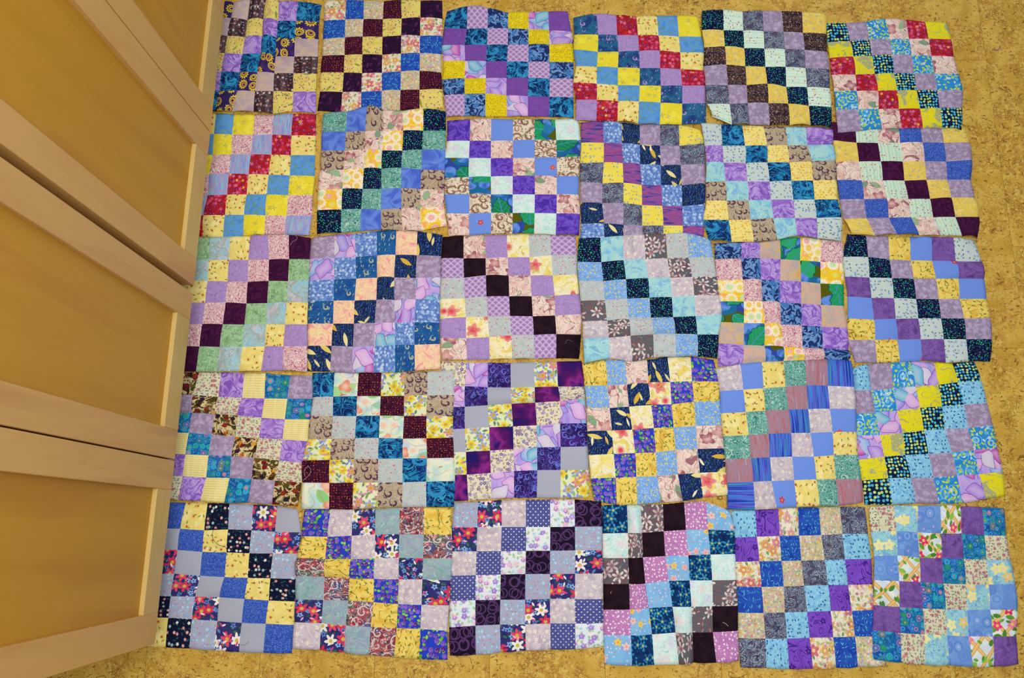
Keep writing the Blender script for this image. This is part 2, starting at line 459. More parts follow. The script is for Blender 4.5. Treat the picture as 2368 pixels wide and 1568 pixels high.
def f_cherry(u):
    c = mott(u, ['7ab4e4', '8ac0e8'], 2)
    c = dots(u, c, 7.5, 0.20, ['f0dce0', 'c84a6a', 'f4eae8'], 0.45, 0.9, 1, 0.04, 'e8b8c4')
    return flow(u, c, 2.2, 5, 0.34, ['f0b4b8', 'f2c4c0', 'f0b0b4', 'f0c850'], 'e89a70', 0.55, 2, 0.8, 0.025, 0.22)
def f_aqflower(u):
    c = mott(u, ['2a86d0', '3494d8'], 2)
    c = rings(u, c, 1.8, 0.46, 22, ['8ac8e8', '6ab8e4'], ['2a86d0', '3a94d4'], 0.8, 3, 0.6)
    c = leaf(u, c, 5.2, 0.42, 0.2, ['c8d826', 'b4d440', 'c0dcea', 'd0dc30'], 0.9, 1)
    return flow(u, c, 3.2, 6, 0.26, ['e0ecf0', 'b8d840', '7ac0e4'], '2a78c8', 0.5, 5)
def f_shell(u, a, b, h):
    c = mott(u, [a, b, a], 1.6, 2)
    c = spir(u, c, 1.9, 0.27, h, 0.55, 1, 3.0, 0.1, 0.8)
    c = leaf(u, c, 4.8, 0.34, 0.09, [h], 0.45, 2, 0.8, 0.03, 0.9, 0.5)
    return dots(u, c, 8, 0.09, [h], 0.4, 0.9, 3)
def f_scarletpais(u):
    c = mott(u, ['7a3444', 'a05058', '4a4450', '8a7a78'], 4, 2)
    c = dots(u, c, 11, 0.34, ['d8ccc4', 'b84a54', '56568e', '5c6a54', '3a3044'], 0.85, 0.9, 5, 0.1)
    c = spir(u, c, 1.9, 0.5, 'd0c6c2', 0.8, 1, 2.2, 0.55, 0.8, base=['8a3a48', '50507e', 'a0505a', '5f6a58'])
    c = flow(u, c, 3.4, 5, 0.34, ['c84a54', '5a5a94', 'c8606a'], 'e0d4cc', 0.5, 2)
    return cont(u, c, 2.2, 5, 0.02, 'ccc2be', 1, 1.0, 1, 0.1)

FAB = {
 'paisley': ('navy purple square with yellow paisley', f_paisley),
 'lilacplain': ('mottled greyish lilac square', lambda u: dots(u, mott(u, ['b49ca8', 'bca8ae', 'cdb4a0', 'b8a8b4'], 1.5), 14, .12, '8f6a6a', .12)),
 'stripedark': ('dark plum striped floral square', lambda u: flow(u, flow(u, stripe(u, ['4c3540', '38262e', '523a44', '463036', '5a4650'], 1.0, 0), 6, 5, .3, ['9a8f94', '6f7a86', 'a05a4a', '5a6a5a'], None, .8, 1), 3.4, 5, .24, ['e0d8d0', 'c8a8a8'], '8a6a50', .45, 2)),
 'yellowsprig': ('pale yellow square with sprigs', lambda u: dots(u, leaf(u, mott(u, ['dccb68', 'e4d676', 'd8c662'], 1.6), 2.2, .42, .11, ['7f9a3a', '8fa848'], .3, 1), 13, .40, ['c8607e', 'd88a9c', '6a4a8c', 'b04a70'], .22, .9, 3)),
 'purplemarble': ('marbled light purple square', lambda u: cont(u, mott(u, ['9872cc', 'ab88d8', 'bda2e2', 'a27ed4'], 2.0, 2, .8), 2.0, 3.0, .02, '8258bc', 2, 1.0, 1, .22)),
 'blueswirl': ('blue and turquoise swirl square', f_swirl),
 'rosefloral': ('cream square with roses', f_rosefloral),
 'bamboo': ('royal blue square with aqua bamboo', lambda u: leaf(u, leaf(u, mott(u, ['2040a8', '2a50b8', '2858b0'], 3), 7, .46, .1, ['4ab0cc', '3a90c4', '6ac8d0'], .65, 1), 4, .5, .05, ['58b8c8', '4098c8'], .5, 3)),
 'pasteltiny': ('pastel square with tiny blossoms', lambda u: dots(u, dots(u, mott(u, ['c4bc94', 'cdc4a2', 'c8c0a8'], 4), 11, .4, ['e09a90', 'b0a0c8', 'd8c46a', '9cb080', 'e8e0cc'], .85, .9, 1, .12), 6.5, .3, ['e08c80', '9cac7c', 'e4d4bc'], .4, .9, 2, .12)),
 'maroondots': ('dark maroon square with orange dots', lambda u: dots(u, mott(u, ['32122a', '421632', '2a0e26'], 2), 9.5, .19, ['c84a2a', 'd8702e', '9a2e2a', '8a2430'], .85, .55, 1, .07)),
 'plumleaf': ('dark plum square with purple leaves', lambda u: cont(u, leaf(u, mott(u, ['26122e', '30163a'], 2), 3.4, .5, .2, ['4c2050', '5a2658', '3c1a44'], .85, 1), 3, 5, .03, '1e0e28', 2, .5)),
 'scallop': ('lilac scalloped square', f_scallop),
 'navyfloral': ('navy square with pale blue foliage', lambda u: leaf(u, blot(u, blot(u, mott(u, ['22366c', '1d2f62'], 3), 3.2, .52, '6a94cc', 1, .02, 1.2, 1), 2.4, .62, '4478b8', 5, .02, .6, 1), 6, .42, .14, ['84aadc', '23376e'], .5, 4)),
 'yellowdots': ('bright yellow speckled square', lambda u: dots(u, dots(u, mott(u, ['e6d420', 'dcc81c', 'ecdc34'], 3), 12, .24, ['b89a1a', 'c8a81c'], .6, .8, 1, .1), 8, .14, ['a8401e', 'b86a1e'], .7, .8, 2)),
 'petals': ('pink lilac and aqua petal square', f_petals),
 'purpleplain': ('plain violet square', lambda u: cont(u, mott(u, ['764aa2', '8052ac'], 5), 8, 4, .03, '653c92', 1, 1)),
 'shells': ('navy square with lilac spirals', lambda u: f_shell(u, '223f7c', '2a6a90', 'a88ac8')),
 'goldshells': ('blue square with pale gold spirals', lambda u: f_shell(u, '1e4f94', '22609f', 'a8b098')),
 'vermi': ('lilac square with fine vermicelli', lambda u: cont(u, mott(u, ['b498d0', 'ac90ca'], 4), 9, 4.5, .08, '8e72b2', 1, .8)),
 'redflower': ('red square with pink flowers', f_redflower),
 'creamred': ('pale yellow square with red flowers', f_creamred),
 'skymottle': ('sky blue square mottled with green', lambda u: blot(u, mott(u, ['4e8cd4', '62a0de', '5894d8'], 3), 6, .60, '6a9a8c', 2, .08, .5, 4)),
 'dflyyellow': ('yellow square with small dragonflies', f_dfly_yellow),
 'darkdots': ('black-navy square with teal dots', lambda u: dots(u, dots(u, cc('0c1030'), 13, .30, ['1f8a78', '24408e', '2ab08c', '3a2a6a', '123a4a'], .9, .85, 1, .08), 9, .2, ['48d0a0', '3a5ac8', '6a2a5a'], .5, .9, 2)),
 'mintcherry': ('mint square with red berries', lambda u: dots(u, dots(u, stripe(u, ['d6eeda', 'd2ead6', 'd8f0de', 'c4e4d0'], 3.2, 1), 6.5, .2, ['d8404a', 'd86a7a', 'e0c84a', '9a6aa8'], .4, .9, 1), 9, .13, ['c83048', '6a9a6a'], .25, .9, 3)),
 'mintcherryv': ('mint striped square with red berries', lambda u: dots(u, dots(u, stripe(u, ['cde6cf', 'c4dfc8', 'd0e8d2', 'b4d8c4'], 3.2, 0), 6.5, .2, ['d8404a', 'c8607a', 'e0c84a', '9a6aa8'], .4, .9, 1), 9, .13, ['c83048', '6a9a6a'], .25, .9, 3)),
 'greyrose': ('slate and plum rose print square', f_greyrose),
 'mauve': ('mauve square with pale blossoms', lambda u: blot(u, flow(u, flow(u, mott(u, ['9684a2', '9e8ca8'], 3), 3.2, 3, .36, ['b4a4c4', 'ab9abc', 'bcaecd'], None, .6, 1, .95, .16, .15), 6.5, 3, .34, ['b4a4c4', 'a898b8'], None, .45, 3, .95, .12, .2), 5, .60, 'b2a2c2', 6, .06)),
 'brown': ('dark brown speckled square', f_brown),
 'yellowblue': ('golden square with grey-blue flowers', lambda u: flow(u, cont(u, mott(u, ['ecd26a', 'e6c85c', 'efd878'], 3), 5, 4, .03, 'd0ac44', 1, 1), 3.2, 5, .19, ['a8aeb0', '9aa4b4', 'b4b89c'], 'd8d0a0', .6, 2)),
 'tealdots': ('navy square with aqua and lime dots', lambda u: dots(u, cc('141f40'), 6.6, .36, ['4ab8d8', '58c4dc', '4ab0d4', 'b4d878', 'c4e088'], .97, .42, 1, .05)),
 'aqflower': ('bright blue square with lime ornament', f_aqflower),
 'magnolia': ('blush square with magnolias', f_magnolia),
 'yellowgrey': ('vivid yellow square with grey ornament', lambda u: cont(u, blot(u, blot(u, cc('e6da1e'), 1.3, .61, 'a8ac84', 1, .02, .6, 1), 9, .60, 'd8d040', 3, .03), 1.3, 5, .02, 'b0b070', 1, .6, 1, .06)),
 'rosescroll': ('cream square with magenta scrolls', lambda u: cont(u, cont(u, cc('ecdcd4'), 7.5, 4.2, .13, 'b45a80', 1, .9, .5, .10), 11, 3, .06, 'c8809a', 5, .6, .5, .1)),
 'streakblue': ('lavender and blue streaked square', lambda u: streak(u, ['7f9ad8', '9aa4d8', 'b09ac4', '8ac4dc', '8a8fd4'], .5, 7.5, 1.2, 1, 3)),
 'tealpaisley': ('teal green paisley square', lambda u: dots(u, cont(u, cont(u, mott(u, ['3f8f84', '5fae9c', '4a9a90', '82bcae'], 3, 2, .6), 2.6, 7, .08, '2c6660', 1, 1.3), 3.4, 7, .06, 'aed4c8', 4, 1.4), 9, .2, ['cfe6dc', '8aa8a4', 'b0a0b8'], .4, .9, 3)),
 'bluemottle': ('mottled cornflower blue square', lambda u: mott(u, ['4862cc', '5676d8', '6a90e4', '4c6ad2'], 1.5, 3, .6)),
 'tanpaisley': ('tan square with plum paisley', lambda u: dots(u, dots(u, spir(u, spir(u, mott(u, ['ae9e86', 'b8a890'], 4), 2.4, .5, '54384f', .95, 1, 1.5, .35, .8), 3.1, .42, '5c4056', .5, 6, 1.8, .5, .9), 16, .22, ['6f5a58', 'd0c4ac', '8a7868'], .6, .9, 2, .1), 7, .16, ['b8842e', 'c8943a'], .45, .9, 3)),
 'daisy': ('yellow and white daisy square', f_daisy),
 'violet': ('mottled violet square', lambda u: mott(u, ['4a2ea4', '5c3cb8', '7858cc', '5434ac'], 3.4, 3, .8)),
 'peri': ('plain periwinkle square', lambda u: dots(u, flow(u, cc('6f92e4'), .75, 5, .11, ['c83a50', 'd84a40'], 'e0a050', .45, 3, .9, .02), 9, .05, '5a78cc', .3, .5, 5)),
 'creampaisley': ('cream square with brown paisley', lambda u: dots(u, spir(u, spir(u, mott(u, ['d8cab0', 'e6dcc4', 'cab8a0'], 3), 1.7, .56, '94705c', .95, 1, 2.2, .2, .8), 2.3, .46, 'a06a6a', .6, 4, 2.6, .4, .9), 9, .26, ['8a4a54', '6f7a5c', 'e0d4b8'], .45, .9, 3)),
 'greenleaf': ('green and blue tropical leaf square', f_leaf_big),
 'mint': ('pale mint square with faint roses', lambda u: cont(u, flow(u, mott(u, ['c4e6e0', 'd8eee8', 'dcecea'], 2.5, 2), 1.9, 5, .40, ['e6d8de', 'dcd6ec', 'e8dcd8'], None, .7, 1, .8, .15), 5, 4, .02, 'a4d0cc', 3, 1, 1, .12)),
 'purplestripe': ('purple and magenta streaked square', lambda u: streak(u, ['3a3a88', '6a4a98', '9a5aa0', 'a0427e', '7a5aa6', '44408e'], 0, 1.1, 8.5, 1, 3, .3, .7, .5)),
 'blossom': ('blue square with pale blossoms', lambda u: flow(u, flow(u, mott(u, ['5a7ec8', '7496d4', '4a6cba', '86a8dc'], 3.5), 7, 5, .42, ['a0bce4', '8cacde', 'b8d0ea'], None, .55, 1, .95, .12, .12), 4.6, 5, .3, ['c4d8ee', 'b0cae8'], '8aa8d8', .4, 2, .95, .06, .16)),
 'dragonfly': ('navy square with golden dragonflies', f_dragon),
 'yellowbluefl': ('yellow square with blue flower sprays', lambda u: flow(u, leaf(u, mott(u, ['eed850', 'f0de60'], 2), 5, .3, .1, ['8a9a78', '7f9490'], .35, 1), 5, 5, .3, ['94b0b4', 'a8c0bc', '86a0a8'], 'dcdcb0', .42, 2)),
 'twill': ('pale grey twill square with blue roses', f_twill),
 'yellowtiny': ('yellow square with tiny orange blossoms', lambda u: dots(u, dots(u, mott(u, ['f0dc80', 'f2e08a'], 3), 8, .34, ['e8b83c', 'ecc450', 'e0a838'], .55, .9, 1, .1), 9, .16, ['8a98a0', '7a8a90'], .4, .9, 2)),
 'aqua': ('mottled aqua batik square', lambda u: cont(u, mott(u, ['7fb8dc', '96d0dc', 'a8d8d4', '78b4d8'], 2, 3, .8), 3, 4, .01, 'b8e0dc', 2, 1, 1, .1)),
 'aquagrey': ('aqua and grey feathered square', lambda u: cont(u, mott(u, ['86c0d8', 'a0c4c8', '9aa8a4', 'c4bcc8', '90c8e0'], 1.3, 3, .6), 4, 4, .01, 'c0dce4', 2, 1.4, 1, .12)),
 'plum': ('dark plum square', lambda u: cont(u, mott(u, ['43153c', '4e1a46', '3a1034'], 2), 1.6, 5, .06, '340e30', 2, 1.4, 1, .3)),
 'blueweave': ('blue woven-look square', f_weave),
 'greenvein': ('sage green veined square', lambda u: cont(u, mott(u, ['8ab482', '98c090', 'a6cca0', '86b080'], 2.5), 3.6, 3, .015, '6f9a70', 2, 1.0, 1, .14)),
 'peach': ('mottled peach and yellow square', lambda u: mott(u, ['eea09a', 'f2c4b0', 'f0dea4', 'f0b0a4', 'efd0b0'], 3.4, 2, .5)),
 'black': ('black-brown square', lambda u: mott(u, ['1c0f18', '241420', '2a1822'], 2.5)),
 'yellowrose': ('pale yellow square with coral roses', lambda u: cont(u, flow(u, mott(u, ['ecdc7c', 'f0e6a4', 'f0ead0', 'e8d46a'], 1.6, 2, .5), 1.25, 5, .44, ['e06a74', 'e88a8c', 'f0ecc8', 'ec9a94'], 'e0485a', .6, 1, .8, .05, .2, 'd8505e'), 2.4, 4, .01, 'c8a868', 2, .8, 1, .06)),
 'greytiny': ('pale grey square with tiny pink flowers', lambda u: dots(u, dots(u, mott(u, ['b4bec0', 'bcc6c8'], 3), 10, .18, ['e8e8e4', 'd8d8a4', '8a9cb4', 'c8d0c8'], .6, .9, 1), 6, .19, ['d86a80', 'e08494', 'd8c8a0'], .5, .9, 2)),
 'whiteflower': ('pale grey-lilac square with white flowers', f_whiteflower),
 'whitelily': ('taupe square with white lilies', f_whitelily),
 'blueyellow': ('light blue square with yellow dots', lambda u: dots(u, dots(u, mott(u, ['7aa8e0', '86b2e6'], 3), 12, .2, ['c8dcf0', '4a6aa0', 'dce8f0', '5f86c4'], .75, .9, 1), 4.6, .17, ['e0c83c', 'e8d048'], .62, .8, 2)),
 'tanbatik': ('mottled tan and peach batik square', lambda u: dots(u, mott(u, ['d8a868', 'd0b48a', 'b8aaa8', 'd4ac98', 'c8b0a0'], 1.2, 2), 15, .14, ['b07868', 'a88a78'], .15, .9, 2)),
 'vine': ('golden square with green vines', f_vine),
 'purplemottle': ('mottled purple square', lambda u: cont(u, mott(u, ['6a4a90', '7c58a8', '8660ac', '5c4084'], 2, 4, .4), 7, 3, .04, '604488', 2, 1.2, 2)),
 'fruit': ('dark square with autumn fruit', f_fruit),
 'creamroses': ('cream square with small roses', lambda u: flow(u, leaf(u, mott(u, ['d4d0ac', 'dcd8ba'], 3), 9, .46, .24, ['8a9a8a', '9aa888', '7a8490', '6f8070'], .75, 1), 4.6, 5, .36, ['c08088', 'd09a9a', 'b87480'], 'a85a68', .6, 2, .9, .06, .15)),
 'yellowstripe': ('pale yellow square with fine lines', lambda u: mix(ss(noise(mp(u, sc=(7, 1)), 1, 2), .45, .6) * .5, stripe(u, ['e8da92', 'ecdf9c', 'e6d88e', 'd6c67a'], 10, 1), 'eee2a4')),
 'circles': ('turquoise square with concentric circles', f_circles),
 'peachmint': ('mint and coral abstract square', lambda u: cont(u, flow(u, leaf(u, mott(u, ['b8d8d8', 'c8e2d0', 'e8e8cc', 'c4d0e0'], 1.6, 1), 1.4, .5, .28, ['8cce80', 'a8d898', '98c8a8'], .5, 1, .9), 1.5, 3, .44, ['e08a70', 'e8a488', 'dce6d8', 'e49478'], None, .6, 2, .9, .06, .2, 'eec4a8'), 1.5, 3, .006, 'c88a78', 4, .4, 0, .04)),
 'daffodil': ('cream square with daffodils', f_daffodil),
 'creampurple': ('cream square with purple and tan flowers', lambda u: flow(u, leaf(u, cc('e0d8c0'), 7, .46, .22, ['b09a74', 'c0ac86', '9a7f58', 'a89888'], .9, 1), 4.6, 5, .40, ['7f6fb4', '9a8cc4', '6a58a0', 'b0a8c0'], 'd0b890', .7, 2, .9)),
 'ornate': ('deep violet square with blue scrollwork', lambda u: spir(u, cont(u, mott(u, ['261a54', '32205e', '44247a'], 2), 2.6, 4, .06, '5a62c0', 1, 1.2), 2.6, .36, '6a78d4', .7, 3, 2.6, .45)),
 'greytexture': ('grey textured square', lambda u: mix(noise(u, 30, 2) * .8, 'a0a4b6', 'b4b8c6')),
 'darkpurple': ('deep purple and magenta square', lambda u: mott(u, ['241a66', '3c1660', '5a1a62', '8a2a86', '30186a'], 1.1, 2, 0, 1, .3, .72)),
 'purproses': ('blue square with purple roses and lime leaves', f_purproses),
 'rust': ('dusty rose streaked square', lambda u: streak(u, ['a86a78', 'b87880', '9a8aa0', 'b46e76', 'a8a0b8'], -.5, 8, 1.0, 1, 3)),
 'bluestripes': ('blue and violet striped square', lambda u: streak(u, ['1f3a9c', '4a58d0', '3a8ad8', '6a5ad0', '2850b8', '3a9ab0'], 0, 9, .35, 1, 1, .28, .72)),
 'aquafeather': ('light aqua square with navy flecks', lambda u: leaf(u, leaf(u, mott(u, ['78b8e0', '90cce8', '84c4e4'], 3), 8, .4, .2, ['a8daee', '6aa8d8'], .6, 1, .8, .1), 6.2, .34, .18, ['35609c', '4a78b4', '2c5490'], .6, 2, .8, .1)),
 'navybud': ('black-navy square with small pink flowers', lambda u: flow(u, leaf(u, mott(u, ['10142e', '151a36'], 3), 6, .4, .16, ['1f4a4a', '28565a'], .6, 1), 5.2, 5, .34, ['d8a09a', 'd8dcd4', '8ab0b8', 'c88088'], 'e8dcc0', .5, 2, .9, .05, .15)),
 'lilacfloral': ('grey-lilac square with tiny blue flowers', lambda u: dots(u, flow(u, leaf(u, mott(u, ['a4a6c2', 'acb0c8'], 4), 8, .4, .14, ['8fb0a0', '9ab8a8'], .5, 1), 5.4, 5, .42, ['90bcdc', 'a4cce4', '80acd4'], 'd8e4ec', .6, 2), 6, .2, ['d086b0', 'c87aa4'], .3, .9, 4)),
 'lily': ('navy square with red and white lilies', f_lily),
 'sage': ('mottled sage and grey batik square', lambda u: cont(u, mott(u, ['7fa8a8', '96b4b4', '8aa0b4', 'a4aab8', '88b8b0'], 1.8, 4, .6), 3, 3, .004, 'a4c6c4', 2, 1.0, 1, .08)),
 'redpaisley': ('red and grey paisley square', f_scarletpais),
 'polka': ('navy polka dot square', f_polka),
 'pastelrose': ('white square with lavender and pink roses', f_roll_pastel),
 'ring': ('black square with purple rings', f_ring),
 'tealblossom': ('navy square with teal blossoms', lambda u: leaf(u, flow(u, mott(u, ['0e2450', '143468', '10305a'], 3), 2.9, 5, .56, ['2a8ab8', '1f78a8', '3aa0c8', '2270a4'], 'a8b870', .9, 1, .75, .03, .36, '16508c'), 6, .36, .16, ['1f6a9c', '2a90b0', '143c78'], .5, 3)),
 'pinkdots': ('orchid pink square with white dots', lambda u: dots(u, dots(u, mott(u, ['b878b4', 'c080ba'], 2), 6.6, .23, ['ece2ea', 'e4d4e0'], .85, .8, 1), 13, .18, ['d8b4d4', 'e0c4dc'], .6, .9, 2)),
 'cherry': ('sky blue square with cherry blossom', f_cherry),
 'squiggle': ('purple square with dark squiggles', lambda u: flow(u, cont(u, mott(u, ['7848c0', '8050c8'], 2), 2.2, 4, .04, '4a2890', 1, .9, 0, .10), 1.5, 5, .2, ['3f2080'], '7a4cc4', .6, 2)),
 'iris': ('light blue square with yellow irises', lambda u: flow(u, cont(u, mott(u, ['90c8e4', 'a8d8e4', '9ad4cc', '80b8e0'], 3), 5, 5, .04, '6aa0d0', 3, 1), 1.7, 5, .42, ['eee494', 'e8cc80', 'f0eaa4'], 'e0d8c0', .62, 1, .8, .05, .2)),
 'periswirl': ('periwinkle square with soft rings', lambda u: flow(u, rings(u, mott(u, ['6a94d8', '7aa2e0'], 2), 2.2, .5, 17, ['7fa8e4', '6a8ed8'], ['5f8ad4', '6a98dc'], 1, 1, .7, .8), 2.2, 5, .12, ['d8d4e8', 'c8b8dc'], '8a6ab4', .6, 1, .7)),
 'lattice': ('white square with gold lattice and pink flowers', f_lattice),
}

# ------------------------------------------------------------------ the thirty quilt blocks
# (row, column): step direction, six fabrics of the first row, stacking level, label
SPEC = {
 (0,0): (1, 'paisley lilacplain stripedark yellowsprig purplemarble blueswirl', 1, 'quilt block with navy-and-yellow paisley squares half under the far cabinet'),
 (0,1): (1, 'rosefloral bamboo pasteltiny maroondots yellowsprig plumleaf', 0, 'quilt block of dark maroon, plum and royal blue squares at the far edge'),
 (0,2): (-1, 'blueswirl scallop navyfloral yellowdots petals purpleplain', 0, 'quilt block with bright yellow, plain violet and lilac scalloped squares at the far edge'),
 (0,3): (-1, 'shells vermi redflower creamred skymottle dflyyellow', 2, 'quilt block with red, sky blue and yellow dragonfly squares at the far edge'),
 (0,4): (-1, 'darkdots mintcherry greyrose mauve brown yellowblue', 4, 'quilt block with brown speckled, mint berry and golden squares at the far edge'),
 (0,5): (-1, 'tealdots mauve aqflower magnolia redflower yellowgrey', 2, 'quilt block with aqua-dotted navy, red and vivid yellow squares in the far right corner'),
 (1,0): (1, 'creamred skymottle dflyyellow rosescroll streakblue redflower', 0, 'quilt block with red, sky blue and magenta-scroll squares beside the far cabinet'),
 (1,1): (1, 'tealpaisley bluemottle tanpaisley magnolia daisy darkdots', 1, 'quilt block with teal paisley, cornflower blue and yellow daisy squares'),
 (1,2): (-1, 'violet magnolia peri creampaisley greenleaf mint', 0, 'quilt block with violet, periwinkle and bright green leaf squares'),
 (1,3): (-1, 'purplestripe blossom dragonfly mauve greyrose yellowbluefl', 1, 'rippled quilt block with purple streaked, yellow and navy dragonfly squares'),
 (1,4): (-1, 'twill blueswirl yellowtiny tanpaisley aqua purplemarble', 3, 'quilt block with blue swirl, tan paisley and pale grey twill squares'),
 (1,5): (-1, 'plum mintcherryv magnolia blueweave mauve yellowblue', 1, 'quilt block with dark plum diagonal, blue woven and mint squares at the right edge'),
 (2,0): (1, 'greenvein aquagrey creamred vermi rosescroll plum', 1, 'quilt block with plum diagonal and sage green squares beside the cabinets'),
 (2,1): (1, 'mauve petals blossom goldshells peach dragonfly', 1, 'quilt block with peach, blue blossom and navy dragonfly squares'),
 (2,2): (-1, 'black magnolia vermi yellowrose greytiny scallop', 0, 'quilt block with a black diagonal among lilac scalloped and grey squares'),
 (2,3): (-1, 'darkdots aqua whiteflower whitelily greytiny blueyellow', 2, 'quilt block with a dark dotted diagonal among light blue, grey and taupe squares'),
 (2,4): (-1, 'navyfloral purplemarble tanbatik greenleaf daisy rosescroll', 0, 'quilt block with tan batik, daisy, navy and green leaf squares'),
 (2,5): (-1, 'darkdots mauve vine peri purplemottle twill', 0, 'quilt block with a dark dotted diagonal and golden vine squares at the right edge'),
 (3,0): (-1, 'fruit creamroses purplemarble yellowstripe circles mauve', 0, 'quilt block with brown autumn fruit and pale yellow lined squares beside the near cabinet'),
 (3,1): (-1, 'blueswirl peachmint maroondots daffodil tanpaisley greytiny', 1, 'quilt block with maroon dotted, daffodil and coral abstract squares'),
 (3,2): (1, 'creampurple petals ornate greytexture daffodil darkpurple', 0, 'quilt block with deep purple, plain grey and daffodil squares'),
 (3,3): (1, 'vine blueyellow magnolia dragonfly yellowrose purproses', 1, 'quilt block with golden vine, purple rose and navy dragonfly squares'),
 (3,4): (1, 'whiteflower peri creamred tealpaisley rust bluestripes', 1, 'quilt block with periwinkle, dusty rose and blue striped squares'),
 (3,5): (1, 'aquafeather mauve aqflower petals yellowgrey tealdots', 0, 'quilt block with vivid yellow, petal print and aqua-dotted navy squares, fourth from the far edge'),
 (4,0): (-1, 'blueweave creamred navybud lilacfloral lily greytexture', 0, 'quilt block with blue woven, pale yellow and plain grey squares in the near left corner'),
 (4,1): (-1, 'purproses whiteflower lily sage redpaisley vine', 1, 'quilt block with purple rose, golden vine and red paisley squares at the near edge'),
 (4,2): (1, 'lilacfloral lily whiteflower polka pastelrose ring', 0, 'quilt block with navy polka dot and black ring squares at the near edge'),
 (4,3): (1, 'tealblossom mint whitelily black pinkdots cherry', 0, 'quilt block with black, orchid dotted and teal blossom squares at the near edge'),
 (4,4): (1, 'aquafeather squiggle rosefloral bamboo pasteltiny greyrose', 0, 'quilt block with purple squiggle, royal blue and slate rose squares at the near edge'),
 (4,5): (1, 'creamroses iris periswirl lattice purplemottle circles', 1, 'quilt block with gold lattice, periwinkle and turquoise circle squares in the near right corner'),
}
ODD = {(1,5): ['plum mintcherryv magnolia blueweave mauve yellowblue', 'yellowblue plum mintcherryv magnolia blueweave mauve',
               'magnolia mintcherryv plum yellowblue mauve blueweave', 'blueweave magnolia mintcherryv plum yellowblue mauve',
               'mauve blueweave magnolia mintcherryv plum yellowblue', 'yellowblue mauve blueweave magnolia mintcherryv plum']}

# pixel-measured seam crossings (4x zoom coordinates, origin first), seen on the floor plane
PX = {}
def px(r, c, o, s):
    PX[r, c] = [[(o[0] + int(p.split(',')[0]) / 4, o[1] + int(p.split(',')[1]) / 4) for p in l.split()] for l in s.strip().split('\n')]
px(0,0,(420,0),'''330,10 485,20 640,5 780,0 900,10 1080,15 1295,45
300,180 458,172 610,190 755,180 895,195 1060,195 1272,205
270,340 425,335 590,345 745,335 878,350 1050,358 1265,365
240,500 400,495 562,500 735,500 870,522 1043,525 1262,525
210,665 370,665 540,672 700,670 858,678 1035,680 1250,685
185,840 350,845 515,838 680,845 850,845 1032,850 1245,850
150,1030 310,1030 470,1035 665,1035 845,1055 1030,1035 1245,1045''')
px(0,1,(700,0),'''200,10 402,0 565,5 750,10 910,0 1090,5 1290,5
195,190 395,180 562,175 742,178 915,170 1088,160 1292,175
188,360 390,345 555,338 738,338 912,330 1085,330 1290,330
180,515 387,508 552,502 735,505 908,495 1083,490 1285,505
165,670 380,670 548,675 733,672 907,660 1082,655 1283,670
160,845 368,850 542,848 732,840 905,832 1080,828 1290,828
135,1025 352,1040 540,1030 730,1020 902,1020 1080,1020 1300,1000''')
px(0,2,(980,0),'''215,105 405,60 592,70 780,115 968,112 1152,105 1332,105
185,265 398,265 590,262 780,262 968,270 1158,280 1362,290
165,418 380,418 585,415 778,415 968,412 1160,412 1380,400
180,565 382,562 575,565 770,568 968,570 1162,572 1385,575
168,735 378,728 575,722 765,722 966,722 1165,725 1385,730
185,880 378,870 570,868 765,880 963,888 1162,895 1385,900
205,1085 378,1075 570,1080 768,1080 962,1078 1160,1082 1385,1090''')
px(0,3,(1280,0),'''182,168 395,135 578,142 765,155 955,155 1142,150 1328,152
190,325 412,325 588,330 780,330 970,332 1158,342 1370,345
185,462 408,485 600,482 790,475 980,475 1170,488 1390,492
205,618 400,620 595,628 795,635 985,635 1175,645 1385,655
182,768 400,780 595,792 795,795 990,800 1188,798 1405,795
205,925 400,932 595,938 790,942 988,955 1188,962 1405,960
205,1115 395,1125 590,1125 782,1148 980,1158 1185,1155 1405,1150''')
px(0,4,(1580,0),'''168,112 365,102 542,118 722,120 905,112 1090,125 1312,135
168,290 370,290 548,298 738,300 922,305 1102,312 1318,322
190,448 378,445 560,455 745,458 935,465 1115,475 1325,488
185,620 392,612 570,622 755,628 940,630 1125,640 1345,652
200,798 410,795 582,795 770,790 948,812 1138,815 1350,825
210,975 425,970 590,965 782,965 965,970 1155,985 1365,1000
262,1092 445,1165 605,1165 795,1165 980,1165 1170,1170 1362,1192''')
px(0,5,(1880,0),'''118,220 300,218 488,205 668,182 855,190 1032,205 1235,210
132,395 340,385 518,370 708,368 885,365 1065,365 1272,370
150,542 368,528 540,520 725,515 905,518 1090,520 1300,530
165,700 390,695 570,688 748,682 930,685 1118,688 1340,690
190,845 402,845 600,842 775,840 955,838 1145,838 1382,840
205,1018 418,1015 605,1012 792,1010 985,1008 1165,1005 1375,1005
230,1232 445,1215 632,1200 815,1195 1010,1192 1190,1195 1372,1205''')
px(1,0,(420,220),'''140,190 318,170 485,175 675,180 850,180 1030,170 1245,175
120,365 300,360 470,370 660,370 838,365 1015,372 1240,375
95,555 285,552 460,548 640,548 830,550 1010,555 1235,555
70,735 262,738 440,728 620,730 805,735 1000,742 1230,748
50,920 240,925 420,920 600,918 788,918 985,925 1215,930
25,1110 205,1115 400,1108 578,1108 775,1112 970,1115 1205,1115
5,1300 190,1305 380,1328 570,1300 765,1290 955,1290 1180,1300''')
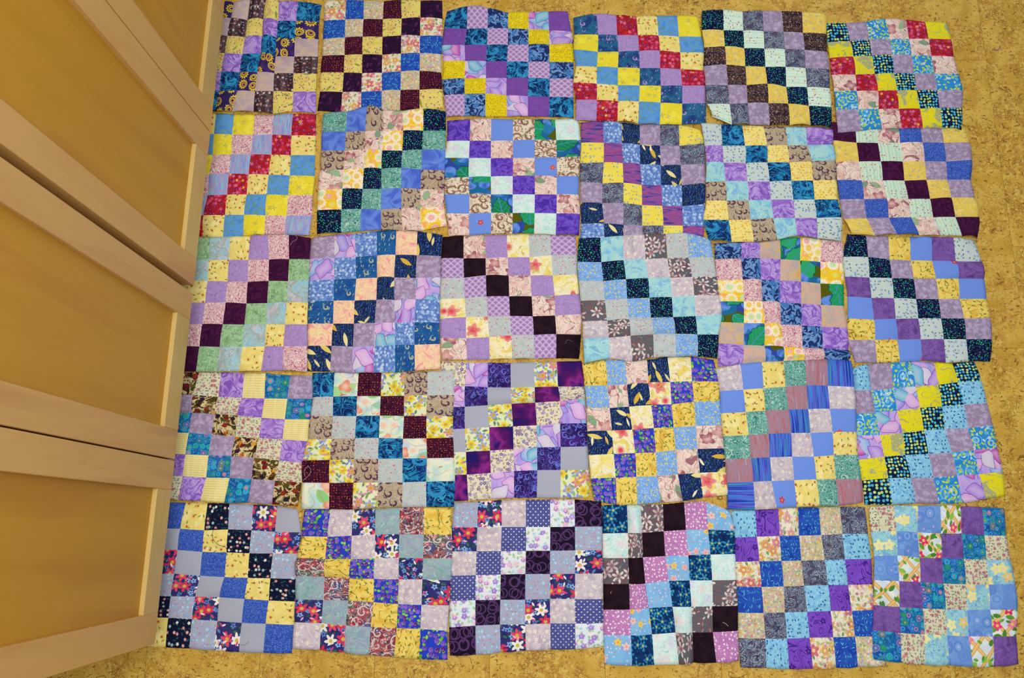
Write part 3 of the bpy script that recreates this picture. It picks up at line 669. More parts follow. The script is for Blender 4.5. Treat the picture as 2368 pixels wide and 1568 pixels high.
px(1,1,(700,220),'''195,175 412,155 600,110 745,140 925,145 1118,125 1320,150
178,340 400,340 580,335 748,332 930,330 1115,330 1325,335
170,515 392,515 575,505 735,512 922,515 1105,505 1320,510
162,695 382,690 568,682 730,682 915,680 1098,690 1312,700
145,880 370,870 555,868 728,870 912,862 1090,870 1310,880
135,1065 360,1058 542,1055 725,1060 915,1050 1088,1045 1308,1035
132,1285 355,1278 530,1260 728,1250 922,1258 1100,1255 1335,1210''')
px(1,2,(990,220),'''175,240 390,222 585,222 785,225 985,222 1175,225 1385,225
175,425 385,422 582,422 785,420 985,415 1185,415 1410,415
148,580 378,582 580,585 785,582 985,580 1190,575 1405,568
150,765 375,758 580,752 783,748 987,748 1190,748 1395,748
150,918 382,915 582,918 782,918 987,918 1190,920 1395,920
170,1095 380,1095 582,1088 782,1090 985,1090 1187,1095 1405,1098
190,1305 380,1295 582,1285 780,1280 980,1280 1180,1290 1395,1300''')
px(1,3,(1300,220),'''170,255 375,242 552,252 716,275 905,262 1080,275 1262,318
175,445 385,442 553,448 718,460 905,468 1085,470 1312,448
165,630 382,628 560,630 722,640 910,650 1095,645 1320,638
165,810 372,818 565,815 735,832 915,835 1105,835 1325,812
165,998 370,1000 565,1005 738,1020 925,1028 1110,1028 1322,1010
175,1190 385,1192 568,1200 740,1208 935,1210 1115,1208 1312,1215
160,1370 390,1375 568,1375 740,1375 935,1375 1115,1375 1300,1375''')
px(1,4,(1590,220),'''118,268 305,280 502,285 700,295 898,300 1085,300 1330,318
155,475 320,475 525,480 730,475 920,470 1105,470 1340,460
165,635 330,632 535,632 735,628 938,628 1140,620 1365,610
165,810 348,802 550,805 755,805 955,800 1155,795 1372,790
170,985 360,982 562,978 768,972 975,972 1170,972 1385,970
145,1158 378,1160 580,1155 788,1145 990,1142 1190,1140 1420,1135
195,1345 405,1362 612,1358 828,1342 1005,1310 1195,1330 1420,1355''')
px(1,5,(1890,220),'''110,250 345,260 545,270 745,270 945,270 1140,275 1340,285
140,425 362,440 560,445 765,442 970,440 1170,442 1410,440
170,620 385,615 585,615 788,615 990,615 1190,615 1425,605
180,788 410,790 607,790 805,792 1005,788 1202,785 1420,782
205,965 430,965 640,962 842,962 1042,960 1238,950 1455,950
245,1148 458,1140 662,1135 868,1132 1072,1130 1275,1130 1498,1128
315,1290 535,1300 740,1290 945,1298 1145,1300 1340,1305 1478,1335''')
px(2,0,(400,500),'''120,200 345,195 530,190 715,185 880,175 1072,175 1278,205
100,405 335,408 518,405 700,408 888,402 1075,398 1265,400
80,600 320,600 505,605 692,608 885,600 1065,602 1258,598
50,800 298,800 490,800 680,808 872,805 1060,800 1250,800
40,1000 272,998 462,1000 665,1005 865,1000 1040,1005 1245,1005
20,1205 245,1205 435,1210 645,1210 850,1205 1022,1205 1245,1205
0,1440 215,1438 405,1440 612,1438 815,1435 1020,1430 1240,1440''')
px(2,1,(670,500),'''205,200 415,172 608,160 805,140 988,130 1182,140 1415,175
180,398 415,388 610,380 808,365 978,358 1175,362 1400,372
175,595 412,588 615,578 808,570 968,570 1168,572 1395,565
170,792 408,785 602,782 802,775 970,775 1165,770 1388,775
168,995 400,995 595,995 790,992 975,985 1155,982 1385,985
165,1202 390,1202 585,1208 785,1202 975,1195 1155,1190 1390,1185
165,1435 372,1438 575,1450 778,1450 975,1445 1160,1430 1395,1415''')
px(2,2,(980,500),'''175,190 368,180 568,175 768,170 970,165 1170,172 1402,178
160,388 368,390 572,388 775,380 978,378 1180,362 1418,360
155,580 372,568 575,548 785,548 988,550 1192,548 1420,540
148,770 378,758 580,742 790,740 998,740 1210,735 1440,720
148,950 388,935 590,930 798,925 1008,925 1215,920 1458,905
152,1130 392,1128 605,1118 808,1105 1018,1098 1225,1092 1455,1095
165,1335 400,1330 608,1325 818,1320 1020,1320 1225,1315 1435,1322''')
px(2,3,(1300,500),'''155,205 352,200 558,182 758,172 958,165 1155,165 1370,215
140,425 362,428 568,410 770,400 972,392 1172,385 1400,382
150,602 380,602 590,585 795,575 1000,572 1200,565 1425,562
170,785 395,778 600,765 805,758 1012,750 1218,738 1450,735
185,978 412,968 615,948 820,940 1025,935 1232,925 1475,905
190,1140 430,1125 630,1110 840,1095 1045,1090 1250,1095 1445,1100
205,1365 440,1320 650,1345 845,1310 1050,1305 1255,1300 1430,1320''')
px(2,4,(1610,500),'''165,250 412,240 582,235 775,210 960,200 1155,210 1360,235
172,398 415,390 588,388 780,398 962,410 1150,422 1362,440
190,595 428,590 598,590 775,595 970,605 1150,622 1365,630
215,790 440,788 612,790 775,798 972,808 1155,820 1370,830
215,978 442,988 632,992 788,1002 975,1012 1162,1022 1400,1032
200,1175 440,1190 632,1198 805,1205 985,1215 1170,1225 1412,1238
200,1395 430,1370 640,1360 805,1355 995,1345 1185,1345 1415,1350''')
px(2,5,(1920,500),'''155,165 330,180 535,185 738,188 935,190 1140,195 1330,220
118,375 350,378 550,400 745,410 945,412 1160,418 1400,420
135,560 362,568 572,572 772,578 978,578 1185,578 1425,578
160,742 382,755 590,758 795,765 1000,768 1200,765 1448,765
160,945 402,958 605,950 815,945 1025,945 1235,948 1480,940
168,1145 415,1145 622,1142 838,1138 1050,1138 1258,1138 1498,1138
230,1355 430,1358 645,1350 850,1340 1070,1355 1275,1345 1480,1345''')
px(3,0,(360,810),'''170,205 400,205 605,205 820,210 1020,215 1245,230 1448,235
140,405 350,415 580,430 800,440 1005,445 1218,448 1452,450
115,575 335,578 548,590 755,605 980,625 1195,638 1430,640
90,760 305,765 518,780 735,798 955,812 1172,825 1408,842
65,955 280,965 490,972 700,980 915,995 1145,1020 1365,1045
40,1160 250,1165 465,1178 680,1182 888,1192 1105,1205 1350,1225
20,1375 210,1385 412,1395 635,1412 855,1412 1075,1425 1315,1440''')
px(3,1,(670,810),'''210,210 415,205 640,212 850,205 1065,200 1275,195 1515,185
215,435 405,430 625,425 842,425 1058,422 1272,418 1520,415
195,612 400,610 618,610 835,605 1058,608 1265,610 1510,612
170,825 390,820 605,815 825,812 1048,818 1265,815 1512,808
120,1020 370,1015 598,1008 818,1005 1045,1002 1270,1000 1520,995
120,1225 368,1228 590,1225 818,1225 1045,1222 1262,1215 1530,1212
110,1468 365,1468 585,1470 818,1455 1040,1450 1265,1450 1520,1448''')
px(3,2,(1000,810),'''75,100 318,110 515,115 722,118 938,110 1150,105 1380,98
90,335 300,335 510,342 725,345 945,340 1162,335 1405,335
95,525 298,522 512,508 732,495 950,485 1180,470 1412,455
95,735 300,725 525,712 745,705 965,695 1180,680 1425,675
100,950 310,940 532,928 750,915 968,900 1185,895 1435,890
110,1155 318,1150 540,1135 755,1118 970,1110 1185,1108 1445,1108
110,1400 332,1390 545,1375 755,1365 965,1365 1185,1368 1450,1365''')
px(3,3,(1320,810),'''105,130 320,90 505,95 705,88 892,65 1108,62 1320,90
128,330 340,325 518,318 718,298 918,295 1120,290 1362,290
145,540 358,535 538,522 742,508 930,500 1135,480 1378,468
150,748 380,742 568,735 768,720 948,715 1155,702 1392,695
165,970 395,960 595,952 785,945 970,925 1170,915 1415,908
185,1185 415,1180 605,1172 800,1165 990,1150 1192,1135 1432,1125
215,1390 425,1430 615,1425 830,1410 1035,1395 1222,1365 1460,1335''')
px(3,4,(1630,810),'''95,175 328,130 525,112 725,100 922,92 1128,85 1355,98
135,380 355,365 542,352 745,338 938,325 1135,330 1378,340
145,585 378,572 558,560 770,552 955,545 1155,542 1395,545
165,795 405,785 588,775 795,768 975,765 1175,758 1400,755
185,1010 425,1000 600,992 808,985 1008,985 1190,972 1415,968
200,1225 445,1218 618,1210 825,1202 1030,1195 1210,1192 1445,1192
205,1475 462,1478 665,1462 850,1450 1058,1442 1240,1440 1465,1405''')
px(3,5,(1950,810),'''85,165 230,128 440,110 630,100 842,110 1010,118 1215,105
105,375 260,372 465,352 670,335 880,320 1065,295 1275,285
120,590 295,575 500,558 708,535 915,520 1115,505 1328,490
125,790 340,785 550,765 748,742 945,730 1155,720 1385,695
135,1015 380,985 575,970 790,960 1005,945 1210,925 1428,905
175,1205 415,1185 625,1180 835,1178 1050,1160 1260,1145 1475,1125
200,1430 452,1430 675,1418 885,1420 1105,1415 1320,1375 1500,1345''')
px(4,0,(320,1140),'''190,85 438,90 640,95 840,98 1065,108 1285,120 1470,150
160,325 385,332 610,345 830,338 1045,345 1265,360 1505,365
150,525 362,528 590,545 815,550 1028,558 1245,560 1480,560
120,750 330,748 570,765 795,778 1012,785 1220,790 1475,795
90,950 300,955 525,958 752,965 980,980 1205,995 1455,1005
60,1150 275,1155 495,1168 730,1185 955,1202 1180,1210 1440,1222
20,1410 250,1428 470,1440 700,1455 930,1472 1155,1480 1418,1485''')
px(4,1,(660,1140),'''180,152 420,150 620,155 835,148 1060,135 1285,135 1530,135
150,400 390,405 615,395 832,385 1055,382 1280,385 1540,390
110,600 370,608 605,612 830,605 1050,600 1275,605 1545,605
100,765 365,775 595,790 820,795 1048,800 1268,800 1530,810
95,985 350,990 585,995 815,1010 1040,1028 1260,1035 1515,1040
85,1195 335,1205 560,1225 790,1240 1030,1250 1250,1258 1500,1275
65,1440 318,1450 545,1475 775,1498 1005,1515 1235,1535 1500,1545''')
px(4,2,(1020,1140),'''125,85 342,80 562,65 785,62 1008,62 1235,62 1480,78
100,318 335,318 560,315 785,315 1010,315 1238,312 1490,310
92,540 328,540 555,538 785,535 1008,535 1240,532 1488,530
85,765 322,760 552,755 780,750 1008,750 1240,748 1498,745
82,1000 318,992 548,988 778,988 1008,980 1238,982 1498,982
75,1245 318,1228 545,1218 778,1215 1010,1208 1240,1208 1500,1205
80,1505 322,1495 552,1475 785,1455 1012,1448 1242,1445 1505,1420''')
px(4,3,(1360,1150),'''128,75 358,70 485,70 692,65 888,48 1098,45 1310,125
132,335 368,330 500,330 700,315 905,302 1110,300 1352,310
135,562 372,562 508,555 715,545 925,535 1132,530 1360,525
140,802 380,802 530,798 748,775 940,770 1148,768 1372,765
142,1040 385,1038 562,1025 780,1012 955,1012 1150,1008 1385,1005
145,1275 395,1278 590,1268 808,1252 965,1250 1155,1248 1385,1235
150,1545 405,1560 612,1550 840,1545 975,1530 1185,1530 1395,1512''')
px(4,4,(1660,1160),'''125,82 345,78 560,68 740,55 935,52 1130,48 1360,50
155,335 362,325 572,318 752,315 955,310 1150,300 1390,300
160,558 385,552 590,548 772,545 990,540 1175,535 1420,530
178,785 405,790 610,785 798,778 1018,772 1205,770 1430,765
188,1028 420,1030 620,1025 825,1018 1042,1012 1235,1010 1470,1000
192,1262 440,1268 640,1268 850,1260 1068,1255 1270,1250 1500,1245
210,1535 450,1542 660,1548 880,1545 1095,1538 1295,1530 1560,1510''')
px(4,5,(1976,1160),'''125,50 370,35 580,40 790,32 978,42 1178,50 1385,62
150,280 382,272 582,285 800,295 990,298 1200,312 1400,315
178,505 395,498 600,520 808,522 1010,530 1218,538 1440,540
170,725 412,735 612,745 820,758 1032,765 1240,768 1485,760
170,955 415,975 632,988 840,995 1042,1002 1255,1000 1508,1000
165,1190 425,1215 642,1225 855,1238 1055,1245 1275,1248 1495,1245
165,1460 432,1490 655,1510 872,1512 1095,1530 1285,1525 1515,1505''')

# ------------------------------------------------------------------ surface materials
def base_mat(name, rough=0.6, spec=0.3):
    mat = bpy.data.materials.new(name); mat.use_nodes = True
    K.nt = mat.node_tree; K.gain = 1.0
    bs = K.nt.nodes['Principled BSDF']
    bs.inputs['Roughness'].default_value = rough
    bs.inputs['Specular IOR Level'].default_value = spec
    return mat, bs

def object_uv(rand=20.0):
    t = new('ShaderNodeTexCoord'); oi = new('ShaderNodeObjectInfo')
    v = new('ShaderNodeVectorMath'); v.operation = 'SCALE'
    cx = new('ShaderNodeCombineXYZ'); L(oi.outputs['Random'], cx.inputs[0]); L(oi.outputs['Random'], cx.inputs[1])
    L(cx.outputs[0], v.inputs[0]); v.inputs['Scale'].default_value = rand
    a = new('ShaderNodeVectorMath'); a.operation = 'ADD'
    L(t.outputs['Object'], a.inputs[0]); L(v.outputs[0], a.inputs[1])
    return S(a.outputs[0]), S(oi.outputs['Random'])

def cork_material():
    mat, bs = base_mat('cork', 0.62, 0.25)
    u, rnd = object_uv()
    c = mott(u, ['c09630', 'cca440', 'd8b452', 'c29a38'], 9, 4)
    reg = ss(noise(u, 8, 2, 0.6, 3), 0.40, 0.58)                    # grainy against smooth sheets of cork
    x, y, d, ra, g, b = cell(u, 130, 1.0, 1)
    c = mix(reg * 0.7, c, pick(ra, ['b88a2e', 'c8a040', 'd4b252', 'bd9238', 'c4983e', 'd8ba5c', 'a87e2a']))
    x, y, d, ra, g, b = cell(u, 60, 1.0, 2)
    c = mix(m('LESS_THAN', g, 0.22) * reg * 0.4, c, pick(ra, ['d8b65c', 'b88036', 'c89448']))
    n = new('ShaderNodeTexVoronoi'); n.voronoi_dimensions = '2D'; n.feature = 'DISTANCE_TO_EDGE'
    L(mp(u, (3, 1)).o, n.inputs['Vector']); n.inputs['Scale'].default_value = 105
    ed = 1 - ss(S(n.outputs[0]), 0.02, 0.16)
    ck = ss(noise(u, 26, 3, 0.8, 5), 0.46, 0.60)
    c = mix(ed * ck * (reg * 0.6 + 0.15), c, '7e561a')
    v = mp(u, (1, 2), 0.7, (1.0, 1.8))                              # slanted dark pores
    c = mix(ss(noise(v, 75, 2, 0.5, 4), 0.66, 0.72) * 0.85, c, '6e4a18')
    c = mix(ss(noise(v, 140, 2, 0.4, 6), 0.63, 0.71) * 0.7, c, '80581c')
    c = mix(ss(noise(u, 34, 3, 1.4, 8), 0.68, 0.74) * 0.8, c, '6a4616')
    K.gain = 1.0
    c = mix(rnd * 0.16, c, 'c4963c')
    L(c.o, bs.inputs['Base Color'])
    bp = new('ShaderNodeBump'); bp.inputs['Strength'].default_value = 0.15; bp.inputs['Distance'].default_value = 0.001
    L(noise(u, 160, 3).o, bp.inputs['Height']); L(bp.outputs[0], bs.inputs['Normal'])
    return mat

def wood_material(name, axis, hs, knot=0.25):
    mat, bs = base_mat(name, 0.42, 0.35)
    t = new('ShaderNodeTexCoord'); oi = new('ShaderNodeObjectInfo')
    mpn = new('ShaderNodeMapping'); L(t.outputs['Object'], mpn.inputs[0])
    cx = new('ShaderNodeCombineXYZ')
    for k in range(3): L((S(oi.outputs['Random']) * (17.0 + 9 * k)).o, cx.inputs[k])
    L(cx.outputs[0], mpn.inputs[1])
    mpn.inputs[3].default_value = (9, 9, 0.8) if axis == 'z' else (9, 0.8, 9)
    def n3(sc, det, dist=0.0):
        n = new('ShaderNodeTexNoise'); L(mpn.outputs[0], n.inputs['Vector'])
        n.inputs['Scale'].default_value = sc; n.inputs['Detail'].default_value = det; n.inputs['Distortion'].default_value = dist
        return S(n.outputs[0])
    c = soft(n3(0.9, 3, 0.4), hs, 0.3, 0.7)
    fine = n3(9, 4, 0.2)
    c = mix(ss(fine, 0.56, 0.72) * 0.25, c, hs[-1])
    rg = m('FRACT', n3(0.7, 2, 0.6) * 7.0)
    c = mix((1 - ss(m('ABSOLUTE', rg - 0.5), 0.02, 0.16)) * knot, c, hs[0])
    L(c.o, bs.inputs['Base Color'])
    return mat

cork = cork_material()
wood_v = wood_material('maple_upright', 'z', ['c69458', 'd4a864', 'd8ac66', 'c8965e'])
wood_h = wood_material('maple_level', 'y', ['caac64', 'd6b870', 'd2b26a', 'ceae68'])
wood_p = wood_material('maple_veneer', 'z', ['ba8420', 'c49226', 'c8942c', 'ba8222'], 0.10)
dark, _b = base_mat('subfloor', 0.9); _b.inputs['Base Color'].default_value = lin('5a4020')

# ------------------------------------------------------------------ floor of cork planks
floor = box('floor', -2.2, 4.6, -4.2, 2.6, -0.03, -0.0045, dark)
tag(floor, 'golden cork floor laid in planks', 'floor', None, 'structure')
PW, PL = 0.3048, 0.9144
tv, tf = box_vf(-PW / 2 + 0.0003, PW / 2 - 0.0003, -PL / 2 + 0.0003, PL / 2 - 0.0003, -0.0045, 0.0, 0.0004)
tile0 = mesh_obj('tile', tv, tf, cork, floor)
bm = bmesh.new(); bm.from_mesh(tile0.data); bmesh.ops.recalc_face_normals(bm, faces=bm.faces); bm.to_mesh(tile0.data); bm.free()
first = True
x = 0.913 - PW * 10 + PW / 2
i = 0
while x < 4.5:
    y = -4.1 + (i % 3) * PL / 3 + 0.10
    while y < 2.2:
        if first: o = tile0; first = False
        else:
            o = tile0.copy(); col.objects.link(o); o.parent = floor
        o.location = (x, y, 0)
        y += PL
    x += PW; i += 1

plaster, _b = base_mat('plaster', 0.9)
L(mott(S(new('ShaderNodeTexCoord').outputs['Object']), ['cfc6b4', 'd6cebe'], 8).o, _b.inputs['Base Color'])
wall = box('wall_left', -0.78, -0.66, -4.2, 2.6, 0.0, 2.6, plaster)
tag(wall, 'plain cream plaster wall behind the cabinets', 'wall', None, 'structure')

# ------------------------------------------------------------------ tall cabinets along the left
CAB_ROT = -0.0143
def cabinet(y0, spans, label):
    x0 = 0.0615 + (y0 + 1.90) * 0.0143
    root = empty('cabinet', (x0, y0, 0), CAB_ROT)
    tag(root, label, 'cabinet', 'tall maple cabinets')
    ya, yb = spans[0][0], spans[-1][1]
    TOP = 2.12
    for y1 in (ya, yb - 0.018):                                     # side panels notched over the toe space
        prof = [(-0.60, 0.0), (-0.11, 0.0), (-0.11, 0.10), (-0.023, 0.10), (-0.023, TOP), (-0.60, TOP)]
        v = [(x, y, z) for y in (y1, y1 + 0.018) for x, z in prof]
        f = [(0, 1, 2, 3, 4, 5), (11, 10, 9, 8, 7, 6)] + [(k, k + 6, (k + 1) % 6 + 6, (k + 1) % 6) for k in range(6)]
        mesh_obj('side_panel', v, f, wood_v, root)
    box('back_panel', -0.60, -0.59, ya + 0.018, yb - 0.018, 0.1, TOP, wood_v, root)
    box('top_panel', -0.59, -0.023, ya + 0.018, yb - 0.018, TOP - 0.018, TOP, wood_h, root)
    box('bottom_panel', -0.59, -0.023, ya + 0.018, yb - 0.018, 0.10, 0.118, wood_h, root)
    box('toe_kick', -0.125, -0.110, ya + 0.018, yb - 0.018, 0.0, 0.10, wood_h, root)
    SW, RH, Z0, Z1 = 0.077, 0.086, 0.10, 2.11
    for a, b in spans:
        d = box('door', -0.018, -0.012, a + SW - 0.01, b - SW + 0.01, Z0 + RH - 0.01, Z1 - RH + 0.01, wood_p, root)
        d['label'] = 'flat recessed maple door panel'
        box('stile', -0.021, 0.0, a, a + SW, Z0, Z1, wood_v, d, 0.0012)
        box('stile', -0.021, 0.0, b - SW, b, Z0, Z1, wood_v, d, 0.0012)
        box('rail', -0.021, -0.0002, a + SW, b - SW, Z0, Z0 + RH, wood_h, d, 0.0012)
        box('rail', -0.021, -0.0002, a + SW, b - SW, Z1 - RH, Z1, wood_h, d, 0.0012)
    return root
cabinet(-1.900, [(0.0, 0.4645), (0.4685, 0.931)], 'tall maple cabinet with two framed doors, nearer of the pair by the quilt')
cabinet(-0.946, [(0.0, 0.4685), (0.4715, 0.936)], 'tall maple cabinet with two framed doors, farther of the pair by the quilt')

# ------------------------------------------------------------------ quilt blocks
MATS = {k: fabric_mat(k, fn) for k, (desc, fn) in FAB.items()}
NS = 8
NP = 6 * NS + 1
def catmull():
    M = np.zeros((NP, 7))
    for a in range(NP):
        s = a / NS; i = min(int(s), 5); t = s - i
        w = [-.5 * t + t * t - .5 * t ** 3, 1 - 2.5 * t * t + 1.5 * t ** 3, .5 * t + 2 * t * t - 1.5 * t ** 3, -.5 * t * t + .5 * t ** 3]
        for k, wk in zip(range(i - 1, i + 3), w):
            if k < 0: M[a, 0] += 2 * wk; M[a, 1] -= wk
            elif k > 6: M[a, 6] += 2 * wk; M[a, 5] -= wk
            else: M[a, k] += wk
    return M
CM = catmull()
par = np.arange(NP) / NS
seg = np.minimum(par.astype(int), 5)
loc = par - seg
PROF = np.abs(np.sin(np.pi * loc)) ** 0.52

def arch(w):
    w = w / U
    return np.clip(0.36 * U * np.sqrt(np.maximum(0, 0.86 ** 2 - w ** 2)), 0, 0.012) + 0.0023

SURF = {}
def block_surface(key):
    level = SPEC[key][2]
    r, c = key
    rng = random.Random(r * 17 + c * 5 + 3)
    nr = np.random.RandomState(r * 31 + c * 7 + 1)
    G = np.array([[floor_point(*p) for p in line] for line in PX[key]])          # 7 x 7 x 2
    XY = np.einsum('ai,ijk,bj->abk', CM, G, CM)
    wu = np.linalg.norm(G[:, 1:] - G[:, :-1], axis=2)                             # 7 x 6
    hv = np.linalg.norm(G[1:] - G[:-1], axis=2)                                   # 6 x 7
    au = arch(wu); av = arch(hv)
    lerp = np.zeros((NP, 7))
    for a in range(NP): lerp[a, seg[a]] += 1 - loc[a]; lerp[a, seg[a] + 1] += loc[a]
    Z = (lerp @ au)[:, seg] * PROF[None, :] + (av @ lerp.T)[seg, :] * PROF[:, None]
    wav = np.zeros((NP, NP))
    for k in range(7):
        fx, fy = nr.uniform(-1, 1, 2) * 55
        wav += np.sin(XY[..., 0] * fx + XY[..., 1] * fy + nr.uniform(0, 6.28)) * nr.uniform(.4, 1)
    Z = Z + np.maximum(0, wav) * 0.0014
    fall = np.exp(-((6 - par) / 0.35) ** 2)
    hem = np.zeros(NP)
    for i in range(6):
        h = rng.choice([0.0, 0.002, 0.005, 0.009])
        sel = seg == i; hem[sel] += h * np.sin(np.pi * loc[sel])
    Z += fall[:, None] * hem[None, :]
    hem2 = np.zeros(NP)
    for i in range(6):
        h = rng.choice([0.0, 0.001, 0.003, 0.006])
        sel = seg == i; hem2[sel] += h * np.sin(np.pi * loc[sel])
    Z += hem2[:, None] * np.exp(-(par / 0.35) ** 2)[None, :]
    Z = np.maximum(Z, 0) + 0.0014 + level * 0.0016
    # frayed raw edges
    for e in (0, NP - 1):
        XY[e, 1:-1] += nr.uniform(-1, 1, (NP - 2, 2)) * 0.0005
        XY[1:-1, e] += nr.uniform(-1, 1, (NP - 2, 2)) * 0.0005
    SURF[key] = [XY, Z]

def settle():
    # where one block lies over another, press the lower one down under it
    keys = sorted(SURF, key=lambda k: -SPEC[k][2])
    for n, ka in enumerate(keys):
        A, ZA = SURF[ka]
        for kb in keys[n + 1:]:
            if abs(ka[0] - kb[0]) > 1 or abs(ka[1] - kb[1]) > 1: continue
            Bx, ZB = SURF[kb]
            lo, hi = A.reshape(-1, 2).min(0) - 0.004, A.reshape(-1, 2).max(0) + 0.004
            sel = np.argwhere(((Bx > lo) & (Bx < hi)).all(2))
            if not len(sel): continue
            P = Bx[sel[:, 0], sel[:, 1]]
            fl = A.reshape(-1, 2)
            for q in range(0, len(P), 200):
                d = ((P[q:q + 200, None] - fl[None]) ** 2).sum(2)
                near = d.argsort(1)[:, :4]
                dm = d[np.arange(len(d)), near[:, 0]]
                zn = ZA.ravel()[near].min(1)
                for (r_, c_), dd, z in zip(sel[q:q + 200], dm, zn):
                    if dd < 0.0065 ** 2: ZB[r_, c_] = min(ZB[r_, c_], max(z - 0.0012, 0.0005))

def build_block(key):
    dr, fabs, level, label = SPEC[key]
    r, c = key
    rng = random.Random(r * 17 + c * 5 + 3)
    fabs = fabs.split()
    XY, Z = SURF[key]
    cx, cy = XY[NP // 2, NP // 2]
    root = empty('quilt_block', (cx, cy, 0.0))
    tag(root, label, 'quilt block', 'patchwork quilt blocks laid out on the cork floor')
    P3 = np.dstack([XY[..., 0] - cx, XY[..., 1] - cy, Z])
    for j in range(6):
        row = ODD[key][j].split() if key in ODD else None
        for i in range(6):
            fk = row[i] if row else fabs[(i + dr * j) % 6]
            sub = P3[j * NS:j * NS + NS + 1, i * NS:i * NS + NS + 1]
            verts = [tuple(p) for p in sub.reshape(-1, 3)]
            n1 = NS + 1
            faces = [(a * n1 + b, (a + 1) * n1 + b, (a + 1) * n1 + b + 1, a * n1 + b + 1) for a in range(NS) for b in range(NS)]
            uvs = [(b / NS, 1 - a / NS) for a in range(n1) for b in range(n1)]
            border = []
            if j == 0: border.append([b for b in range(n1)][::-1])
            if j == 5: border.append([NS * n1 + b for b in range(n1)])
            if i == 0: border.append([a * n1 for a in range(n1)])
            if i == 5: border.append([a * n1 + NS for a in range(n1)][::-1])
            for line in border:                                                   # turned-down raw edge
                base = len(verts)
                for q in line:
                    x, y, z = verts[q]; verts.append((x, y, max(z - 0.0012, 0.0003))); uvs.append(uvs[q])
                for k in range(len(line) - 1):
                    faces.append((line[k], base + k, base + k + 1, line[k + 1]))
            o = mesh_obj('fabric_square', verts, faces, MATS[fk], root, True)
            ox, oy = rng.uniform(0, 40), rng.uniform(0, 40)
            if (r, c, j, i) == (3, 4, 5, 0): uvs = [(v_, u_) for u_, v_ in uvs]   # stripes turned sideways
            ul = o.data.uv_layers.new(name='UVMap')
            idx = np.empty(len(o.data.loops), dtype=np.int32)
            o.data.loops.foreach_get('vertex_index', idx)
            uva = np.array(uvs, dtype=np.float32)[idx] + np.array([ox, oy], dtype=np.float32)
            ul.data.foreach_set('uv', uva.ravel())
            o['label'] = FAB[fk][0]
    return root
for key in sorted(SPEC): block_surface(key)
settle()
for key in sorted(SPEC): build_block(key)

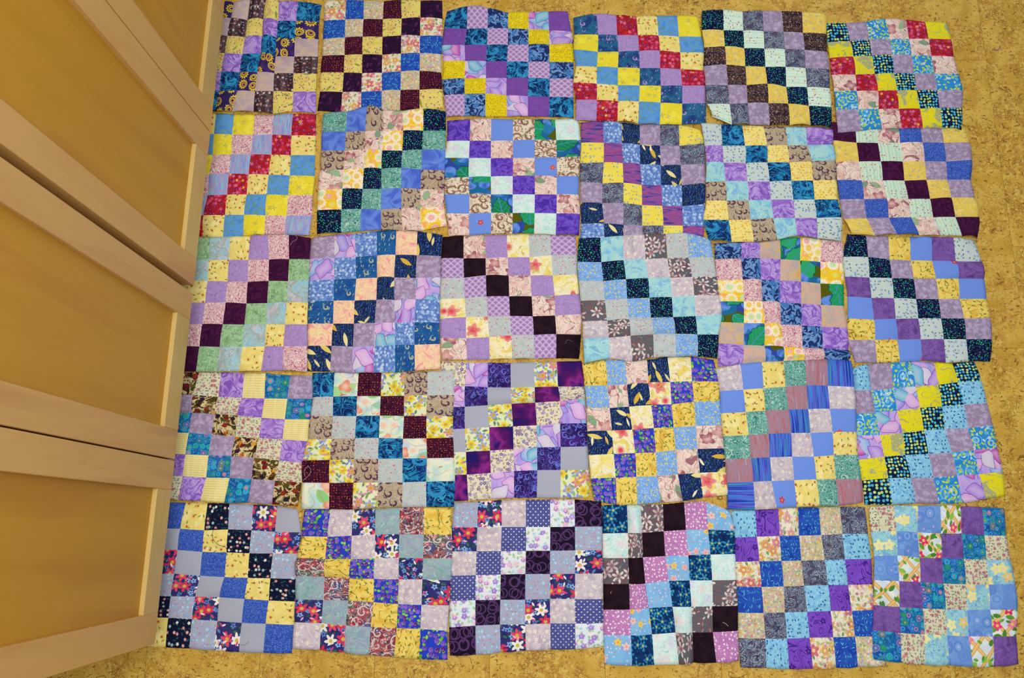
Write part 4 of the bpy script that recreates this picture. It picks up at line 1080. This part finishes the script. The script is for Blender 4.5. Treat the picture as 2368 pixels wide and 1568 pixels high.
# ------------------------------------------------------------------ loose threads and lint
def surf_z(x, y):
    best = 0.0
    for XY, Z in SURF.values():
        if XY[..., 0].min() - .01 < x < XY[..., 0].max() + .01 and XY[..., 1].min() - .01 < y < XY[..., 1].max() + .01:
            d = (XY[..., 0] - x) ** 2 + (XY[..., 1] - y) ** 2
            q = np.argsort(d.ravel())[:6]
            if d.ravel()[q[0]] < 0.00012: best = max(best, Z.ravel()[q].max())
    return best
def thread(label, hexcol, pts, r=0.0006, scale=4.0, org=(0, 0)):
    pts = [(org[0] + a / scale, org[1] + b / scale) for a, b in pts]
    w = [np.array(floor_point(*p)) for p in pts]
    ext = [2 * w[0] - w[1]] + w + [2 * w[-1] - w[-2]]
    path = []
    for k in range(1, len(ext) - 2):
        for t in np.linspace(0, 1, 6, endpoint=k == len(ext) - 3):
            p0, p1, p2, p3 = ext[k - 1:k + 3]
            path.append(.5 * (2 * p1 + (p2 - p0) * t + (2 * p0 - 5 * p1 + 4 * p2 - p3) * t * t + (3 * p1 - p0 - 3 * p2 + p3) * t ** 3))
    zs = np.array([surf_z(*p) for p in path])
    zs = np.maximum(zs, np.maximum(np.r_[zs[1:], zs[-1]], np.r_[zs[0], zs[:-1]])) + r * 0.9
    c = path[0]
    V = []; F = []; NSD = 6
    for k, p in enumerate(path):
        d = path[min(k + 1, len(path) - 1)] - path[max(k - 1, 0)]
        d = d / (np.linalg.norm(d) + 1e-9); nrm = np.array([-d[1], d[0]])
        for s in range(NSD):
            a = 2 * math.pi * s / NSD
            q = p - c + nrm * r * math.cos(a)
            V.append((q[0], q[1], zs[k] + r * math.sin(a) - zs[0]))
    for k in range(len(path) - 1):
        for s in range(NSD):
            F.append((k * NSD + s, k * NSD + (s + 1) % NSD, (k + 1) * NSD + (s + 1) % NSD, (k + 1) * NSD + s))
    F.append(tuple(range(NSD))[::-1]); F.append(tuple((len(path) - 1) * NSD + s for s in range(NSD)))
    mat, bs = base_mat('thread', 0.8); bs.inputs['Base Color'].default_value = lin(hexcol)
    nz = mott(S(new('ShaderNodeTexCoord').outputs['Object']), [hexcol, hexcol], 50); L(nz.o, bs.inputs['Base Color'])
    o = mesh_obj('thread', V, F, mat, None, True)
    o.location = (c[0], c[1], zs[0])
    tag(o, label, 'thread', 'loose threads')
thread('long dark grey thread curling over a pale yellow square at the near left', '5c5850', [(700, 340), (690, 395), (715, 450), (760, 485), (815, 498)], org=(320, 1140))
thread('pale grey thread looped across a maroon dotted square', 'a8a09c', [(1372, 1205), (1425, 1160), (1443, 1110), (1425, 1082), (1400, 1088), (1382, 1125), (1388, 1170)], org=(360, 810))
thread('blue-grey thread sticking out from a mauve square onto cork floor', '66708a', [(1372, 927), (1400, 930), (1435, 926), (1470, 930)], org=(1880, 0))
thread('purple snippet of thread lying on cork floor at the far right', '8a5a98', [(665, 588), (710, 600), (745, 590), (765, 548)], 0.0010, 5.225, (2168, 0))
thread('pale thread on a dark plum square beside the cabinets', 'a8909a', [(1140, 185), (1155, 207), (1140, 226), (1110, 240), (1090, 275)], org=(400, 500))
thread('short white thread on a black square at the near edge', 'c8c8b8', [(1240, 1155), (1265, 1166), (1292, 1190)], org=(1360, 1150))
thread('tiny white thread end on the leftmost black square of the orchid dotted block', 'b8b0a8', [(205, 890), (208, 878), (213, 868)], org=(1360, 1150))
thread('wavy tan thread on a dark dotted square next to teal paisley', '8a9484', [(225, 1255), (250, 1205), (285, 1185), (330, 1172)], org=(700, 220))
thread('thin grey thread on the corner square of a black diagonal', '6a5f66', [(1308, 1182), (1318, 1155), (1340, 1148), (1372, 1162)], org=(980, 500))
thread('faint grey thread curled on a plain grey square at the near left', '7c8094', [(950, 1405), (985, 1402), (1010, 1388), (1022, 1370)], 0.0005, org=(320, 1140))
